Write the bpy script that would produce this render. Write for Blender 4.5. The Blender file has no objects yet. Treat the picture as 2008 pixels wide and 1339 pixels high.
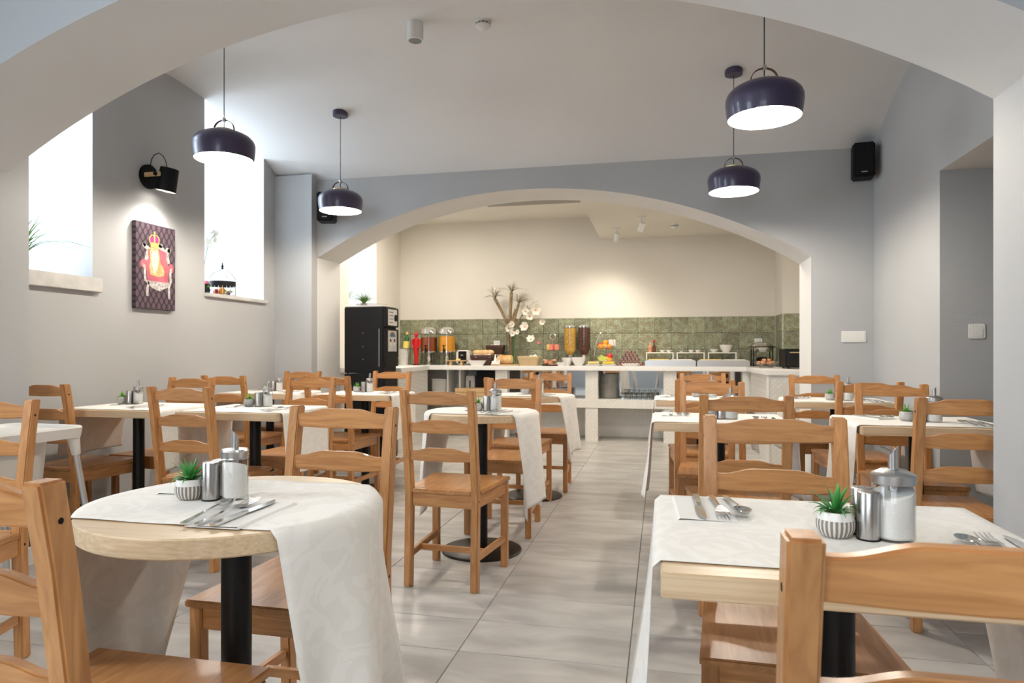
import bpy, bmesh, math, random
from mathutils import Vector, Matrix
import numpy as np
random.seed(7)
PI = math.pi
SC = bpy.context.scene
COL = SC.collection

# ------------------------------------------------------------------ camera
YAW = math.radians(12.45)
cam_d = bpy.data.cameras.new('camera'); cam = bpy.data.objects.new('camera', cam_d); COL.objects.link(cam)
cam_d.sensor_width = 36.0; cam_d.lens = 36.0*1320/2008; cam_d.shift_y = 20.5/2008
cam.location = (0, 0, 1.07); cam.rotation_euler = (PI/2, 0, YAW)
cam_d.clip_start = .02
cam_d.dof.use_dof = True; cam_d.dof.focus_distance = 1.7; cam_d.dof.aperture_fstop = 9.0
SC.camera = cam
# ------------------------------------------------------------------ view + world
SC.view_settings.view_transform = 'Standard'; SC.view_settings.look = 'None'
SC.view_settings.gamma = 1.0; SC.view_settings.use_curve_mapping = False
SC.view_settings.exposure = 0.70
SC.cycles.use_light_tree = False; SC.cycles.transparent_max_bounces = 20; SC.cycles.max_bounces = 7; SC.cycles.diffuse_bounces = 4; SC.cycles.glossy_bounces = 3; SC.cycles.adaptive_threshold = .03; SC.cycles.sample_clamp_indirect = 6.0; SC.cycles.caustics_reflective = False; SC.cycles.caustics_refractive = False
W = bpy.data.worlds.new('world'); SC.world = W; W.use_nodes = True
W.node_tree.nodes['Background'].inputs[0].default_value = (.80, .90, 1.0, 1)
W.node_tree.nodes['Background'].inputs[1].default_value = 1.6
# ------------------------------------------------------------------ daylight through the windows (one per window, the front-room pair added)
DAY = (.80, .90, 1.0)
def area(name, loc, rot, sx, sy, power, col):
    l = bpy.data.lights.new(name, 'AREA'); l.shape = 'RECTANGLE'; l.size = sx; l.size_y = sy
    l.energy = power; l.color = col
    o = bpy.data.objects.new(name, l); COL.objects.link(o); o.location = loc; o.rotation_euler = rot
    return o
RX = (0, -PI/2, 0)      # pointing to +X
area('daylight', (-4.62, 3.14, 2.45), RX, 1.7, .72, 34, DAY)
area('daylight', (-4.62, 4.96, 2.45), RX, 1.7, .72, 34, DAY)
area('daylight', (-4.62, 7.43, 2.15), RX, 1.2, .72, 10, DAY)
area('daylight', (-4.25, -.35, 1.9), RX, 1.5, 1.6, 60, DAY)  # fill through the added side window of the front room
area('daylight', (-.9, -3.26, 1.75), (PI/2, 0, 0), 2.3, 1.5, 36, (.94, .96, 1.0))  # frontal fill through the added rear window

# ------------------------------------------------------------------ materials
def new_mat(name):
    m = bpy.data.materials.new(name); m.use_nodes = True
    nt = m.node_tree; b = nt.nodes['Principled BSDF']
    return m, nt, b
def N(nt, t, **kw):
    n = nt.nodes.new(t)
    for k, v in kw.items(): setattr(n, k, v)
    return n
def mat(name, col, rough=.5, metal=0., spec=.5, emit=None, estr=0., coat=0., trans=0., ior=1.45, sss=0.):
    m, nt, b = new_mat(name)
    b.inputs['Base Color'].default_value = (*col, 1); b.inputs['Roughness'].default_value = rough
    b.inputs['Metallic'].default_value = metal; b.inputs['Specular IOR Level'].default_value = spec
    b.inputs['Coat Weight'].default_value = coat; b.inputs['Transmission Weight'].default_value = trans
    b.inputs['IOR'].default_value = ior
    if emit: b.inputs['Emission Color'].default_value = (*emit, 1); b.inputs['Emission Strength'].default_value = estr
    return m
def noise_mat(name, c1, c2, scale=(1, 1, 1), nscale=5., detail=4., rough=.5, bump=0., coord='Object', lo=.35, hi=.65, metal=0., coat=0., rnd=0., bscale=None, spec=.5, dist=0.):
    m, nt, b = new_mat(name)
    tc = N(nt, 'ShaderNodeTexCoord'); mp = N(nt, 'ShaderNodeMapping'); mp.inputs['Scale'].default_value = scale
    nt.links.new(tc.outputs[coord], mp.inputs['Vector'])
    vec = mp.outputs[0]
    if rnd:
        oi = N(nt, 'ShaderNodeObjectInfo'); ml = N(nt, 'ShaderNodeMath', operation='MULTIPLY'); ml.inputs[1].default_value = 37.
        nt.links.new(oi.outputs['Random'], ml.inputs[0])
        ad = N(nt, 'ShaderNodeVectorMath', operation='ADD'); nt.links.new(vec, ad.inputs[0]); nt.links.new(ml.outputs[0], ad.inputs[1]); vec = ad.outputs[0]
    nz = N(nt, 'ShaderNodeTexNoise'); nz.inputs['Scale'].default_value = nscale; nz.inputs['Detail'].default_value = detail
    nz.inputs['Distortion'].default_value = dist
    nt.links.new(vec, nz.inputs['Vector'])
    cr = N(nt, 'ShaderNodeValToRGB'); cr.color_ramp.elements[0].position = lo; cr.color_ramp.elements[1].position = hi
    cr.color_ramp.elements[0].color = (*c1, 1); cr.color_ramp.elements[1].color = (*c2, 1)
    nt.links.new(nz.outputs['Fac'], cr.inputs[0]); out = cr.outputs[0]
    if rnd:
        hs = N(nt, 'ShaderNodeHueSaturation'); mr = N(nt, 'ShaderNodeMapRange')
        mr.inputs['To Min'].default_value = 1-rnd; mr.inputs['To Max'].default_value = 1+rnd
        nt.links.new(oi.outputs['Random'], mr.inputs[0]); nt.links.new(mr.outputs[0], hs.inputs['Value'])
        nt.links.new(out, hs.inputs['Color']); out = hs.outputs[0]
    nt.links.new(out, b.inputs['Base Color'])
    b.inputs['Roughness'].default_value = rough; b.inputs['Metallic'].default_value = metal; b.inputs['Coat Weight'].default_value = coat
    b.inputs['Specular IOR Level'].default_value = spec
    if bump:
        bp = N(nt, 'ShaderNodeBump'); bp.inputs['Strength'].default_value = bump; bp.inputs['Distance'].default_value = .01
        if bscale:
            n2 = N(nt, 'ShaderNodeTexNoise'); n2.inputs['Scale'].default_value = bscale; nt.links.new(vec, n2.inputs['Vector'])
            nt.links.new(n2.outputs['Fac'], bp.inputs['Height'])
        else: nt.links.new(nz.outputs['Fac'], bp.inputs['Height'])
        nt.links.new(bp.outputs[0], b.inputs['Normal'])
    return m
def glassy(name, tint=(1, 1, 1), fac=.88, rough=.02):
    m = bpy.data.materials.new(name); m.use_nodes = True; nt = m.node_tree; nt.nodes.clear()
    out = N(nt, 'ShaderNodeOutputMaterial'); mx = N(nt, 'ShaderNodeMixShader'); tr = N(nt, 'ShaderNodeBsdfTransparent'); gl = N(nt, 'ShaderNodeBsdfGlossy')
    tr.inputs[0].default_value = (*tint, 1); gl.inputs['Roughness'].default_value = rough
    lw = N(nt, 'ShaderNodeLayerWeight'); lw.inputs[0].default_value = .18
    mr = N(nt, 'ShaderNodeMapRange'); mr.inputs['To Min'].default_value = (1-fac)*.5; mr.inputs['To Max'].default_value = .55
    nt.links.new(lw.outputs['Fresnel'], mr.inputs[0]); nt.links.new(mr.outputs[0], mx.inputs[0])
    nt.links.new(tr.outputs[0], mx.inputs[1]); nt.links.new(gl.outputs[0], mx.inputs[2]); nt.links.new(mx.outputs[0], out.inputs[0])
    return m
def emis(name, col, s):
    m = bpy.data.materials.new(name); m.use_nodes = True; nt = m.node_tree; nt.nodes.clear()
    out = N(nt, 'ShaderNodeOutputMaterial'); e = N(nt, 'ShaderNodeEmission'); e.inputs[0].default_value = (*col, 1); e.inputs[1].default_value = s
    nt.links.new(e.outputs[0], out.inputs[0]); return m

M = {}
M['wall'] = noise_mat('wall_paint_grey', (.43, .435, .44), (.47, .475, .48), detail=1, nscale=1.2, rough=.7, coord='Object', spec=.3)
M['white'] = noise_mat('plaster_white', (.74, .73, .715), (.78, .77, .755), detail=1, nscale=1.5, rough=.75, spec=.3)
M['ceil'] = noise_mat('ceiling_white', (.74, .735, .73), (.78, .775, .77), detail=1, nscale=1.0, rough=.8, spec=.25)
M['cream'] = noise_mat('wall_paint_cream', (.74, .705, .64), (.78, .745, .68), detail=1, nscale=1.2, rough=.7, spec=.3)
M['reveal'] = mat('reveal_white', (.76, .77, .78), .6, spec=.3)
M['sill'] = noise_mat('sill_stone', (.50, .49, .47), (.62, .60, .58), nscale=9, rough=.45)
M['trim'] = mat('trim_white', (.80, .79, .77), .45)
M['grout'] = mat('grout_grey', (.22, .21, .20), .9)
M['tile'] = noise_mat('floor_tile_concrete', (.37, .352, .33), (.58, .56, .53), scale=(1.1, 3.0, 1), nscale=2.6, detail=5, rough=.33, rnd=.035, lo=.3, hi=.7, coord='Object', dist=.6)
M['oak'] = noise_mat('table_oak', (.56, .40, .24), (.72, .56, .37), scale=(1.2, 60, 60), nscale=3.0, detail=6, rough=.38, coord='Object', lo=.3, hi=.7)
def pine(name, sc):
    return noise_mat(name, (.385, .168, .054), (.585, .292, .112), scale=sc, nscale=2.6, detail=3, rough=.34, rnd=.10, lo=.28, hi=.72, coat=.12, dist=1.2)
M['pine_x'] = pine('pine_along_x', (2.2, 22, 22)); M['pine_y'] = pine('pine_along_y', (16, 1.8, 16)); M['pine_z'] = pine('pine_along_z', (22, 22, 2.2))
M['black'] = mat('black_steel', (.006, .006, .007), .38, .2)
M['base'] = mat('base_steel', (.035, .03, .028), .38, .7)
M['blackp'] = mat('black_plastic', (.005, .005, .006), .55, spec=.3)
M['blackmat'] = mat('black_matte', (.006, .006, .007), .7, spec=.25)
M['navy'] = mat('shade_navy', (.048, .038, .078), .36, .1, coat=.25)
M['shade_in'] = mat('shade_inner_white', (.88, .86, .82), .6)
M['brass'] = mat('brass_pale', (.62, .50, .30), .35, .8)
M['leather'] = mat('leather_brown', (.10, .035, .02), .55)
M['steel'] = noise_mat('brushed_steel', (.42, .40, .38), (.58, .56, .54), scale=(90, 90, 2), nscale=3, rough=.27, metal=1.)
M['chrome'] = mat('chrome', (.72, .71, .69), .12, 1.)
M['satin'] = mat('satin_steel', (.55, .54, .53), .3, 1.)
M['glass'] = glassy('clear_glass', (.985, .99, .987), .93)
M['pane'] = glassy('window_pane', (.97, .99, 1.0), .94)
M['sugar'] = noise_mat('white_sugar', (.86, .84, .80), (.90, .88, .85), nscale=220, rough=.8)
M['ceramic'] = mat('white_ceramic', (.80, .78, .75), .25)
M['greyconc'] = noise_mat('pot_grey', (.40, .39, .37), (.55, .54, .52), nscale=60, rough=.8)
M['gravel'] = noise_mat('gravel', (.30, .20, .11), (.70, .60, .45), nscale=260, rough=.9, bump=.6)
M['leaf'] = noise_mat('succulent_green', (.035, .22, .045), (.10, .40, .09), nscale=14, rough=.4)
M['leafy'] = noise_mat('bright_leaf', (.08, .30, .03), (.22, .52, .08), nscale=14, rough=.5)
M['grass'] = noise_mat('grass_green', (.06, .15, .03), (.19, .33, .07), nscale=10, rough=.55)
M['napkin'] = mat('paper_napkin', (.84, .82, .79), .85, spec=.2)
M['mirror'] = mat('mirror', (.80, .82, .83), .03, 1.)
M['plastic_w'] = mat('white_plastic', (.80, .78, .74), .35)
M['alu'] = mat('aluminium_tube', (.62, .62, .61), .35, .9)
M['wicker_d'] = noise_mat('wicker_dark', (.035, .014, .010), (.085, .035, .024), scale=(1, 1, 1), nscale=120, rough=.7, bump=.5)
M['wicker_l'] = noise_mat('wicker_light', (.45, .32, .16), (.62, .47, .27), nscale=110, rough=.7, bump=.5)
M['bread'] = noise_mat('bread', (.55, .28, .09), (.78, .56, .30), nscale=12, rough=.8)
M['board'] = noise_mat('board_wood', (.50, .32, .15), (.62, .42, .22), scale=(3, 30, 30), nscale=2, rough=.5)
M['red'] = mat('red_paint', (.55, .012, .012), .4)
M['greeng'] = mat('green_bottle_glass', (.015, .11, .03), .15, coat=.5)
M['yellow'] = mat('yellow_label', (.75, .62, .14), .6)
M['amber'] = mat('amber_juice', (.27, .055, .008), .12, coat=.6)
M['ojuice'] = mat('orange_juice', (.86, .36, .012), .15, coat=.6)
M['flakes'] = noise_mat('corn_flakes', (.50, .26, .04), (.80, .50, .12), nscale=70, rough=.7, bump=.7)
M['choco'] = noise_mat('chocolate_cereal', (.055, .018, .010), (.15, .055, .03), nscale=80, rough=.7, bump=.7)
M['orange'] = mat('orange_fruit', (.86, .32, .015), .45)
M['redfruit'] = mat('red_apple', (.55, .03, .03), .3)
M['pear'] = mat('green_pear', (.47, .50, .10), .4)
M['pink'] = mat('pink_cake', (.75, .26, .19), .6)
M['pastry'] = noise_mat('pastry', (.48, .17, .08), (.75, .38, .22), nscale=30, rough=.6)
M['cheese'] = mat('cheese_yellow', (.85, .68, .25), .5)
M['butter'] = mat('butter_yellow', (.88, .62, .05), .5)
M['egg'] = mat('brown_egg', (.60, .27, .12), .5)
M['grape'] = mat('grape_green', (.35, .52, .14), .35)
M['plum'] = mat('plum', (.10, .03, .06), .35)
M['petal'] = mat('white_petal', (.82, .78, .68), .7)
M['pinkpetal'] = mat('pink_petal', (.75, .16, .25), .6)
M['twig'] = noise_mat('dried_twig', (.17, .11, .06), (.34, .25, .13), nscale=30, rough=.8)
M['stemgreen'] = mat('green_stem', (.05, .14, .03), .5)
M['orange_pl'] = mat('vent_grey', (.30, .28, .25), .5)
M['zinc'] = mat('galvanised', (.55, .53, .50), .45, .5)
M['paper'] = mat('white_cloth', (.80, .77, .72), .9, spec=.2)
def damask(name):
    m, nt, b = new_mat(name)
    tc = N(nt, 'ShaderNodeTexCoord'); nz = N(nt, 'ShaderNodeTexNoise'); nz.inputs['Scale'].default_value = 11; nz.inputs['Detail'].default_value = 1.5; nz.inputs['Distortion'].default_value = 2.6
    nt.links.new(tc.outputs['Object'], nz.inputs['Vector'])
    cr = N(nt, 'ShaderNodeValToRGB'); cr.color_ramp.elements[0].position = .49; cr.color_ramp.elements[1].position = .525
    cr.color_ramp.elements[0].color = (.81, .775, .72, 1); cr.color_ramp.elements[1].color = (.845, .812, .762, 1)
    nt.links.new(nz.outputs['Fac'], cr.inputs[0]); nt.links.new(cr.outputs[0], b.inputs['Base Color'])
    mr = N(nt, 'ShaderNodeMapRange'); mr.inputs['From Min'].default_value = .49; mr.inputs['From Max'].default_value = .525; mr.inputs['To Min'].default_value = .85; mr.inputs['To Max'].default_value = .6
    nt.links.new(nz.outputs['Fac'], mr.inputs[0]); nt.links.new(mr.outputs[0], b.inputs['Roughness'])
    n2 = N(nt, 'ShaderNodeTexNoise'); n2.inputs['Scale'].default_value = 420; nt.links.new(tc.outputs['Object'], n2.inputs['Vector'])
    bp = N(nt, 'ShaderNodeBump'); bp.inputs['Strength'].default_value = .12; bp.inputs['Distance'].default_value = .004
    nt.links.new(n2.outputs['Fac'], bp.inputs['Height']); nt.links.new(bp.outputs[0], b.inputs['Normal'])
    b.inputs['Specular IOR Level'].default_value = .25; b.inputs['Sheen Weight'].default_value = .15
    return m
M['cloth'] = damask('damask_cloth')
def green_tile():
    m, nt, b = new_mat('patina_tile')
    tc = N(nt, 'ShaderNodeTexCoord'); oi = N(nt, 'ShaderNodeObjectInfo')
    nz = N(nt, 'ShaderNodeTexNoise'); nz.inputs['Scale'].default_value = 18; nz.inputs['Detail'].default_value = 5
    vm = N(nt, 'ShaderNodeVectorMath', operation='ADD'); ml = N(nt, 'ShaderNodeMath', operation='MULTIPLY'); ml.inputs[1].default_value = 53
    nt.links.new(oi.outputs['Random'], ml.inputs[0]); nt.links.new(tc.outputs['Object'], vm.inputs[0]); nt.links.new(ml.outputs[0], vm.inputs[1]); nt.links.new(vm.outputs[0], nz.inputs['Vector'])
    # embossed rings + petals about the tile centre
    ln = N(nt, 'ShaderNodeVectorMath', operation='LENGTH'); nt.links.new(tc.outputs['Object'], ln.inputs[0])
    s1 = N(nt, 'ShaderNodeMath', operation='MULTIPLY'); s1.inputs[1].default_value = 170; nt.links.new(ln.outputs['Value'], s1.inputs[0])
    s2 = N(nt, 'ShaderNodeMath', operation='SINE'); nt.links.new(s1.outputs[0], s2.inputs[0])
    sx = N(nt, 'ShaderNodeSeparateXYZ'); nt.links.new(tc.outputs['Object'], sx.inputs[0])
    at = N(nt, 'ShaderNodeMath', operation='ARCTAN2'); nt.links.new(sx.outputs['X'], at.inputs[0]); nt.links.new(sx.outputs['Z'], at.inputs[1])
    a8 = N(nt, 'ShaderNodeMath', operation='MULTIPLY'); a8.inputs[1].default_value = 8; nt.links.new(at.outputs[0], a8.inputs[0])
    ac = N(nt, 'ShaderNodeMath', operation='COSINE'); nt.links.new(a8.outputs[0], ac.inputs[0])
    mu = N(nt, 'ShaderNodeMath', operation='MULTIPLY'); nt.links.new(s2.outputs[0], mu.inputs[0]); nt.links.new(ac.outputs[0], mu.inputs[1])
    m1 = N(nt, 'ShaderNodeMath', operation='MULTIPLY_ADD'); m1.inputs[1].default_value = .13; nt.links.new(mu.outputs[0], m1.inputs[0]); nt.links.new(nz.outputs['Fac'], m1.inputs[2])
    cr = N(nt, 'ShaderNodeValToRGB'); e = cr.color_ramp.elements
    e[0].position = .30; e[0].color = (.19, .155, .085, 1); e[1].position = .72; e[1].color = (.33, .38, .26, 1)
    k = e.new(.5); k.color = (.25, .255, .165, 1)
    nt.links.new(m1.outputs[0], cr.inputs[0])
    hs = N(nt, 'ShaderNodeHueSaturation'); mr = N(nt, 'ShaderNodeMapRange'); mr.inputs['To Min'].default_value = .82; mr.inputs['To Max'].default_value = 1.2
    nt.links.new(oi.outputs['Random'], mr.inputs[0]); nt.links.new(mr.outputs[0], hs.inputs['Value']); nt.links.new(cr.outputs[0], hs.inputs['Color'])
    nt.links.new(hs.outputs[0], b.inputs['Base Color']); b.inputs['Roughness'].default_value = .45
    bp = N(nt, 'ShaderNodeBump'); bp.inputs['Strength'].default_value = .4; bp.inputs['Distance'].default_value = .004
    nt.links.new(mu.outputs[0], bp.inputs['Height']); nt.links.new(bp.outputs[0], b.inputs['Normal'])
    return m
M['gtile'] = green_tile()
def herring():
    m, nt, b = new_mat('white_chevron_tile')
    tc = N(nt, 'ShaderNodeTexCoord'); mp = N(nt, 'ShaderNodeMapping'); mp.inputs['Rotation'].default_value = (PI/2, 0, 0)
    br = N(nt, 'ShaderNodeTexBrick'); br.inputs['Scale'].default_value = 7
    m2 = N(nt, 'ShaderNodeMapping'); m2.inputs['Rotation'].default_value = (0, 0, PI/4)
    nt.links.new(tc.outputs['Object'], mp.inputs['Vector']); nt.links.new(mp.outputs[0], m2.inputs['Vector']); nt.links.new(m2.outputs[0], br.inputs['Vector'])
    br.inputs['Color1'].default_value = (.72, .70, .66, 1); br.inputs['Color2'].default_value = (.76, .74, .70, 1); br.inputs['Mortar'].default_value = (.60, .58, .54, 1)
    br.inputs['Mortar Size'].default_value = .012
    nt.links.new(br.outputs['Color'], b.inputs['Base Color']); b.inputs['Roughness'].default_value = .35
    return m
M['chevron'] = herring()
def scales_mat():
    m, nt, b = new_mat('canvas_scale_print')
    tc = N(nt, 'ShaderNodeTexCoord'); mp = N(nt, 'ShaderNodeMapping'); mp.inputs['Scale'].default_value = (1, 20, 13)
    nt.links.new(tc.outputs['Object'], mp.inputs['Vector'])
    sx = N(nt, 'ShaderNodeSeparateXYZ'); nt.links.new(mp.outputs[0], sx.inputs[0])
    def op(o, a, bb=None, v=None):
        n = N(nt, 'ShaderNodeMath', operation=o); nt.links.new(a, n.inputs[0])
        if bb is not None: nt.links.new(bb, n.inputs[1])
        if v is not None: n.inputs[1].default_value = v
        return n.outputs[0]
    u_ = op('ADD', sx.outputs['Y'], sx.outputs['Z']); v_ = op('SUBTRACT', sx.outputs['Y'], sx.outputs['Z'])
    mx = op('ABSOLUTE', op('MULTIPLY', op('COSINE', op('MULTIPLY', u_, v=PI)), op('COSINE', op('MULTIPLY', v_, v=PI))))
    cr = N(nt, 'ShaderNodeValToRGB'); cr.color_ramp.elements[0].position = .12; cr.color_ramp.elements[0].color = (.016, .007, .011, 1)
    cr.color_ramp.elements[1].position = .55; cr.color_ramp.elements[1].color = (.105, .062, .088, 1)
    nt.links.new(mx, cr.inputs[0]); nt.links.new(cr.outputs[0], b.inputs['Base Color']); b.inputs['Roughness'].default_value = .6
    return m
M['scales'] = scales_mat()
def rib_mat():
    m, nt, b = new_mat('pot_ribbed')
    tc = N(nt, 'ShaderNodeTexCoord'); sx = N(nt, 'ShaderNodeSeparateXYZ'); nt.links.new(tc.outputs['Object'], sx.inputs[0])
    at = N(nt, 'ShaderNodeMath', operation='ARCTAN2'); nt.links.new(sx.outputs['X'], at.inputs[0]); nt.links.new(sx.outputs['Y'], at.inputs[1])
    a8 = N(nt, 'ShaderNodeMath', operation='MULTIPLY'); a8.inputs[1].default_value = 24; nt.links.new(at.outputs[0], a8.inputs[0])
    ac = N(nt, 'ShaderNodeMath', operation='COSINE'); nt.links.new(a8.outputs[0], ac.inputs[0])
    nz = N(nt, 'ShaderNodeTexNoise'); nz.inputs['Scale'].default_value = 300; nt.links.new(tc.outputs['Object'], nz.inputs['Vector'])
    ad = N(nt, 'ShaderNodeMath', operation='MULTIPLY_ADD'); ad.inputs[1].default_value = 1.15; nt.links.new(nz.outputs['Fac'], ad.inputs[0]); nt.links.new(ac.outputs[0], ad.inputs[2])
    cr = N(nt, 'ShaderNodeValToRGB'); cr.color_ramp.elements[0].position = .45; cr.color_ramp.elements[0].color = (.24, .20, .17, 1)
    cr.color_ramp.elements[1].position = .95; cr.color_ramp.elements[1].color = (.66, .64, .61, 1)
    nt.links.new(ad.outputs[0], cr.inputs[0]); nt.links.new(cr.outputs[0], b.inputs['Base Color']); b.inputs['Roughness'].default_value = .85
    return m
M['rib'] = rib_mat()
M['bulb'] = emis('bulb_glow', (1, .90, .765), 600)
M['bulb_front'] = emis('front_room_bulb_glow', (1, .92, .80), 320)  # bulbs of the pendants added behind the camera
M['bulb2'] = emis('spot_bulb_glow', (1, .95, .86), 30)
M['led'] = emis('led_panel', (1, .9, .75), 5)  # diffuser glow of the added buffet-room lamps
M['ledspot'] = emis('spot_glow', (1, .88, .7), 12)

# ------------------------------------------------------------------ mesh helpers
class MB:
    def __init__(s): s.v = []; s.f = []
    def add(s, vs, fs):
        o = len(s.v); s.v += [tuple(v) for v in vs]; s.f += [tuple(i+o for i in f) for f in fs]; return s
    def box(s, c, d, rot=None):
        x, y, z = d[0]/2, d[1]/2, d[2]/2
        vs = [Vector(p) for p in ((-x,-y,-z),(x,-y,-z),(x,y,-z),(-x,y,-z),(-x,-y,z),(x,-y,z),(x,y,z),(-x,y,z))]
        if rot is not None: vs = [rot @ v for v in vs]
        vs = [v+Vector(c) for v in vs]
        return s.add(vs, [(3,2,1,0),(4,5,6,7),(0,1,5,4),(1,2,6,5),(2,3,7,6),(3,0,4,7)])
    def b2(s, a, b):   # box from two corners
        return s.box([(a[i]+b[i])/2 for i in range(3)], [abs(b[i]-a[i]) for i in range(3)])
    def loft(s, rings, cap=True, close=False):
        n = len(rings[0]); vs = [v for r in rings for v in r]; fs = []
        R = len(rings)
        for i in range(R if close else R-1):
            for j in range(n):
                a = i*n+j; b = i*n+(j+1) % n; c = ((i+1) % R)*n+(j+1) % n; d = ((i+1) % R)*n+j
                fs.append((a, b, c, d))
        if cap and not close: fs.append(tuple(range(n-1, -1, -1))); fs.append(tuple((R-1)*n+j for j in range(n)))
        return s.add(vs, fs)
    def lathe(s, prof, c=(0, 0, 0), seg=24, rad=None, cap=True):
        rings = []
        for r, z in prof:
            rings.append([(c[0]+(r*(rad(a, z) if rad else 1))*math.cos(a), c[1]+(r*(rad(a, z) if rad else 1))*math.sin(a), c[2]+z) for a in [2*PI*k/seg for k in range(seg)]])
        return s.loft(rings, cap)
    def tube(s, pts, r, seg=8, cap=True):
        pts = [Vector(p) for p in pts]; rings = []; up = Vector((0, 0, 1)); prev = None
        for i, p in enumerate(pts):
            t = (pts[min(i+1, len(pts)-1)]-pts[max(i-1, 0)]).normalized()
            if prev is None:
                a = t.cross(up if abs(t.z) < .9 else Vector((1, 0, 0))).normalized()
            else:
                a = (prev - t*prev.dot(t)).normalized()
            prev = a; b = t.cross(a); rr = r[i] if isinstance(r, (list, tuple)) else r
            rings.append([p+a*rr*math.cos(2*PI*k/seg)+b*rr*math.sin(2*PI*k/seg) for k in range(seg)])
        return s.loft(rings, cap)
    def sphere(s, c, r, seg=14, rings=9, sc=(1, 1, 1)):
        prof = []
        for i in range(rings+1):
            a = -PI/2+PI*i/rings; prof.append((max(math.cos(a), .001)*r, math.sin(a)*r))
        rg = []
        for rr, z in prof: rg.append([(c[0]+rr*sc[0]*math.cos(2*PI*k/seg), c[1]+rr*sc[1]*math.sin(2*PI*k/seg), c[2]+z*sc[2]) for k in range(seg)])
        return s.loft(rg)
    def prism(s, poly, axis, t0, t1):   # poly of 2D points, extruded along axis
        def P(p, t):
            return (t, p[0], p[1]) if axis == 0 else ((p[0], t, p[1]) if axis == 1 else (p[0], p[1], t))
        n = len(poly); vs = [P(p, t0) for p in poly]+[P(p, t1) for p in poly]
        fs = [tuple(range(n)), tuple(range(2*n-1, n-1, -1))]+[(i, i+n, (i+1) % n+n, (i+1) % n) for i in range(n)]
        return s.add(vs, fs)
    def strip(s, secs, t):   # flat bar: list of (x,y,z,halfwidth), width across x
        vs = []; fs = []
        for x, y, z, w in secs: vs += [(x-w, y, z), (x+w, y, z), (x+w, y, z+t), (x-w, y, z+t)]
        n = len(secs)
        for i in range(n-1):
            for j in range(4):
                a = i*4+j; b = i*4+(j+1) % 4; fs.append((a, b, b+4, a+4))
        fs += [(3, 2, 1, 0), tuple((n-1)*4+j for j in range(4))]
        return s.add(vs, fs)
    def mesh(s, name, m, bevel=0, seg=2, smooth=True, ang=35):
        me = bpy.data.meshes.new(name); me.from_pydata(s.v, [], s.f)
        bm = bmesh.new(); bm.from_mesh(me); bmesh.ops.recalc_face_normals(bm, faces=bm.faces)
        if bevel:
            ed = [e for e in bm.edges if len(e.link_faces) == 2 and e.calc_face_angle(0) > math.radians(40)]
            bmesh.ops.bevel(bm, geom=ed, offset=bevel, segments=seg, affect='EDGES', clamp_overlap=True)
        bm.to_mesh(me); bm.free()
        if m is not None: me.materials.append(M[m] if isinstance(m, str) else m)
        if smooth:
            me.shade_smooth(); me.set_sharp_from_angle(angle=math.radians(ang))
        return me
    def build(s, name, m, parent=None, **kw):
        return link(name, s.mesh(name, m, **kw), parent)
def link(name, me, parent=None, loc=None, rotz=None):
    o = bpy.data.objects.new(name, me); COL.objects.link(o)
    if parent: o.parent = parent
    if loc is not None: o.location = loc
    if rotz is not None: o.rotation_euler = (0, 0, rotz)
    return o
def tag(o, label, cat, group=None):
    o['label'] = label; o['category'] = cat
    if group: o['group'] = group
    return o
def thing(name, label, cat, loc=(0, 0, 0), rotz=0, group=None):
    o = bpy.data.objects.new(name, None); COL.objects.link(o); o.location = loc; o.rotation_euler = (0, 0, rotz)
    o.empty_display_size = .1
    return tag(o, label, cat, group)
def struct(o): o['kind'] = 'structure'; return o
def dup(root, loc, rotz, label, group=None):
    r = root.copy(); COL.objects.link(r); r.location = loc; r.rotation_euler = (0, 0, rotz); r['label'] = label
    if group: r['group'] = group
    for ch in list(root.children):
        c = ch.copy(); COL.objects.link(c); c.parent = r
        for g in ch.children:
            d = g.copy(); COL.objects.link(d); d.parent = c
    return r

# ================================================================== SETTING
XL, XR = -3.45, 1.60
YN0, YN1 = 2.18, 2.67          # near arch wall
YF0, YF1 = 5.65, 6.10          # far arch wall
YB = 8.60                      # back wall with tiles
YC = (YN1+YF0)/2; VR = 2.89
def vault(y): return 3.06-VR+math.sqrt(VR*VR-(y-YC)**2)
# floor
struct(MB().b2((-4.3, -3.3, -.12), (2.4, YB+.1, -.003)).build('floor', 'grout', smooth=False))
fl = bpy.data.objects['floor']
TP = .2828
tile_me = MB()
tx, ty = .3-.0016, TP/2-.0016
tile_me.add([(-tx,-ty,-.003),(tx,-ty,-.003),(tx,ty,-.003),(-tx,ty,-.003),(-tx+.001,-ty+.001,0),(tx-.001,-ty+.001,0),(tx-.001,ty-.001,0),(-tx+.001,ty-.001,0)],
            [(4,5,6,7),(0,1,5,4),(1,2,6,5),(2,3,7,6),(3,0,4,7)])
tile_me = tile_me.mesh('tile', 'tile', smooth=False)
for k in range(27):
    y = 2.313+TP*(k-5)+TP/2
    for i in range(-6, 4):
        x = -.108+.6*i+.3
        if not (XL-.3 < x < XR+.55) and y > 2.2: continue
        if y > YF1 and (x > 1.9): continue
        link('tile', tile_me, fl, (x, y, 0))
nf = MB().b2((-4.3, -3.3, -.003), (2.4, 2.313-5*TP-.002, 0)).build('floor_front', 'tile', smooth=False); struct(nf)

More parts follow.
